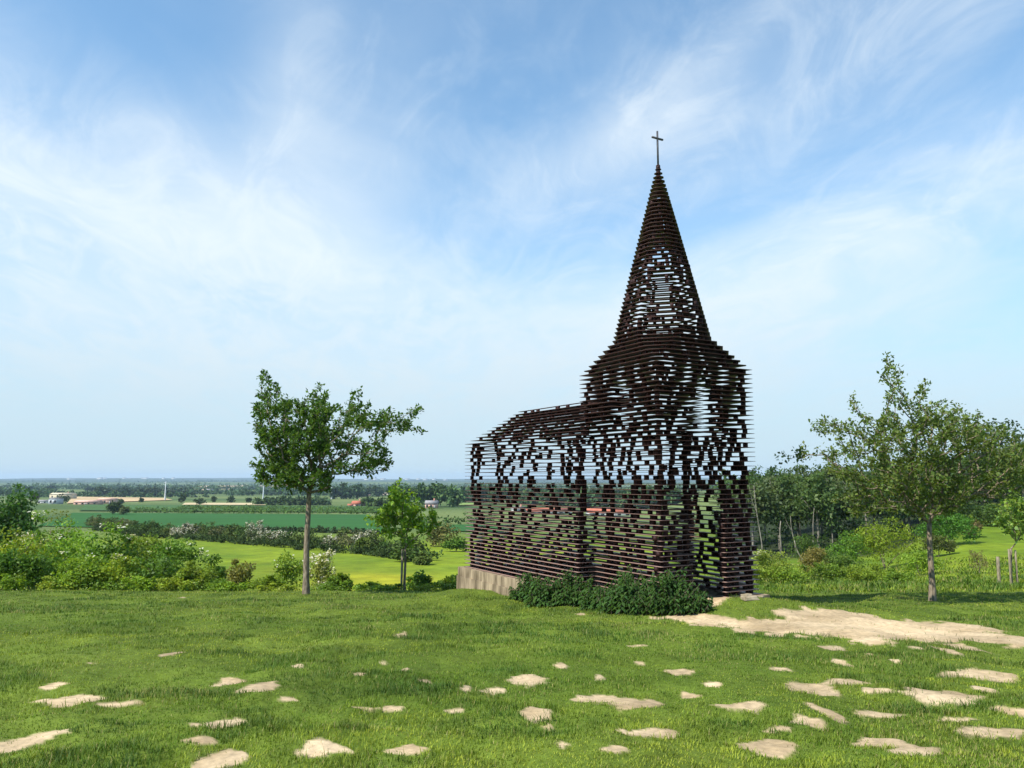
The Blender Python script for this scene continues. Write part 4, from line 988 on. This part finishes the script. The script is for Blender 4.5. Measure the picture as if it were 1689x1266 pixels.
wood(160, 300, 806, 818, (.06, .085, .05), 'grey green far wood behind the tan ploughed field', seed=7, step=9, leaf=3.5)
wood(610, 660, 824, 835, (.06, .10, .03), 'low green wood right of the red roofed house', seed=8, step=6, leaf=2)
for i, (px, top, w, yb, lab) in enumerate([(49, 803, 16, 812, 'blue green round far tree left of the other'), (81, 802, 24, 811, 'blue green wide far tree beside the round one'), (150, 804, 14, 811, 'small blue green far tree by the grey wood'),
        (58, 814, 14, 828, 'dark purple brown tree left of the farm'), (102, 816, 26, 829, 'round dark green tree among the farm buildings'), (302, 813, 14, 829, 'dark tree at the end of the stubble strip'), (330, 823, 22, 833, 'broad green tree on the stubble strip'),
        (353, 819, 9, 828, 'small round tree above the stubble strip'), (380, 820, 16, 829, 'pair shaped dark tree above the stubble strip'), (410, 820, 8, 829, 'lone small round tree left of the power pole'), (233, 822, 5, 828, 'tiny tree at the right end of the ploughed field'), (200, 823, 8, 831, 'small brown tree right of the pink sheds')]):
    B = hit(px, yb)
    crown_tree('far_tree', px, top, w, B[1], [(.05, .085, .045), (.045, .08, .04), (.05, .08, .045), (.07, .05, .04)][i % 4] if i < 4 else (.05, .085, .03), lab, trunkfrac=.12, leaf=max(.8, B[1] * .0022), clumps=20, nleaf=18, mat=M_FAR)
# hedgerows of the far plain
hr = np.random.default_rng(77); Vs, Qs, Cs = [], [], []; off = 0
for j in range(38):
    D = math.exp(hr.uniform(math.log(900), math.log(5200))); px0 = hr.uniform(-80, 1100); L = hr.uniform(80, 420) * D / F_PX; a = hr.normal() * .12; x0 = at(px0, 800, D)[0]
    st = D * .011; hh = hr.uniform(4, 9)
    for s in np.arange(0, L, st):
        x = x0 + s * math.cos(a); y = D + s * math.sin(a) + hr.normal() * st * .3; g = gz(x, y); h = hh * (.6 + .7 * hr.random())
        V, Q, C = clump_cloud((st * .75, st * .5, h * .6), 7, 9, min(st * .35, 5.), np.array((.065, .115, .042)) * (.7 + .6 * hr.random()), int(hr.integers(1e6)))
        Vs.append(V + [x, y, g + h * .4]); Qs.append(Q + off); Cs.append(C); off += len(V)
link('far_hedgerows', make_mesh('far_hedgerows', np.concatenate(Vs), np.concatenate(Qs), np.concatenate(Cs)), M_FAR, kind='stuff', label='dark hedgerows and copses across the distant plain', category='hedgerow')

# ------------------------------------------------------------------ grass
def grass(name, n, r0, r1, q0, q1, hmin, hmax, wid, seed, label, tall=False):
    r = np.random.default_rng(seed)
    rr = np.exp(r.uniform(math.log(r0), math.log(r1), n)); q = r.uniform(q0, q1, n); x = q * rr; y = rr
    b = bare(x, y); edge = np.clip(1 + b * 3.0, 0, 1)
    rag = (fbm(x * 14, y * 14, 101, 2) - .5) * .55
    keep = (b + rag * .7 < -.02) | (r.random(n) < .03 + .30 * np.clip(1 - np.maximum(b, 0) / .28, 0, 1) * (b > -.1))
    # not inside the church
    a_ = (x - N0[0]) * E1[0] + (y - N0[1]) * E1[1]; b_ = (x - N0[0]) * E2[0] + (y - N0[1]) * E2[1]
    keep &= ~((a_ > -OV - .15) & (a_ < S + OV + .15) & (b_ > -.14) & (b_ < A1 + .15) & ((b_ > A0 - .15) | ((a_ > -.14) & (a_ < S + .14))))
    x, y, rr, b, edge = x[keep], y[keep], rr[keep], b[keep], edge[keep]; n = len(x)
    tus = fbm(x * 1.1, y * 1.1, 81, 3); t2 = fbm(x * 4.5, y * 4.5, 87, 2); t3 = fbm(x * .35, y * .35, 93, 2)
    h = (hmin + (hmax - hmin) * np.clip(tus * 2.6 - .85, 0, 1) * (.5 + t2)) * (.6 + .7 * r.random(n)); h *= 1 + .5 * edge * (b > -.6); h = np.where(b > 0, h * .55, h)
    tuf = np.clip((fbm(x * 2.3 + 5, y * 1.7, 103, 3) - .53) * 9, 0, 1) * np.clip((fbm(x * .45, y * .45, 107, 2) - .30) * 4, .15, 1); tuf = np.maximum(tuf, .55 * np.clip((fbm(x * 6.5, y * 4.8, 109, 2) - .55) * 8, 0, 1)); h = h * (1 + .7 * tuf)
    z = ground(x, y); az = r.random(n) * 6.283; lean = .35 + .55 * r.random(n)
    wv = wid * np.maximum(1, rr / 9.0) * (.7 + .6 * r.random(n))
    S_ = np.stack([np.cos(az), np.sin(az), np.zeros(n)], 1) * wv[:, None] * .5; Ld = np.stack([-np.sin(az), np.cos(az), np.zeros(n)], 1)
    Bp = np.stack([x, y, z - .005], 1)
    mid = Bp + Ld * (h * lean * .35)[:, None] + np.array([0, 0, 1]) * (h * .62)[:, None]
    tip = Bp + Ld * (h * lean)[:, None] + np.array([0, 0, 1]) * h[:, None]
    V = np.stack([Bp - S_, Bp + S_, mid + S_ * .75, tip, mid - S_ * .75], 1).reshape(-1, 3)
    k = np.arange(n)[:, None] * 5
    Q = k + np.array([[0, 1, 2, 4]]); T = k + np.array([[4, 2, 3]])
    mixv = np.clip(t3 * 1.6 - .3 + (t2 - .5) * .9 + r.normal(size=n) * .16, 0, 1)[:, None]
    c = np.array([.115, .20, .012]) * (1 - mixv) + np.array([.33, .375, .036]) * mixv
    dk = np.clip((tus - .50) * 7, 0, 1)[:, None] * .75; c = c * (1 - dk) + np.array([.055, .125, .014]) * dk
    c = c * (1 - .74 * tuf[:, None]) + np.array([.042, .088, .012]) * .74 * tuf[:, None]
    dry = (r.random(n) < .05 + .25 * np.clip((fbm(x * .9 + 40, y * .9, 97, 3) - .56) * 6, 0, 1))[:, None]; c = np.where(dry, np.array([.27, .25, .08]), c) * (.75 + .5 * r.random((n, 1)))
    link(name, make_mesh(name, V, [Q, T], np.repeat(c, 5, 0)), M_GRASS, kind='stuff', label=label, category='grass')
grass('grass', 430000, 3.4, 27.5, -.86, .86, .017, .047, .0056, 1, 'short green lawn grass around the worn earth patches')
grass('meadow_grass', 58000, 25, 62, .10, .95, .06, .17, .010, 2, 'longer meadow grass on the slope right of the church')

# ------------------------------------------------------------------ haze over the valley
hz = MB(); hz.box((0, 0, 5), (10650, 10650, 62)); hzm = bpy.data.materials.new('haze'); hzm.use_nodes = True
hn, hl = hzm.node_tree.nodes, hzm.node_tree.links; hn.clear()
ho = hn.new('ShaderNodeOutputMaterial'); pv = hn.new('ShaderNodeVolumePrincipled'); pv.inputs['Color'].default_value = (.60, .79, 1.0, 1); pv.inputs['Density'].default_value = .000085; pv.inputs['Anisotropy'].default_value = 0.0
hl.new(pv.outputs[0], ho.inputs['Volume'])
link('haze', hz.mesh('haze'), hzm, kind='stuff', label='thin pale blue haze over the valley', category='haze')
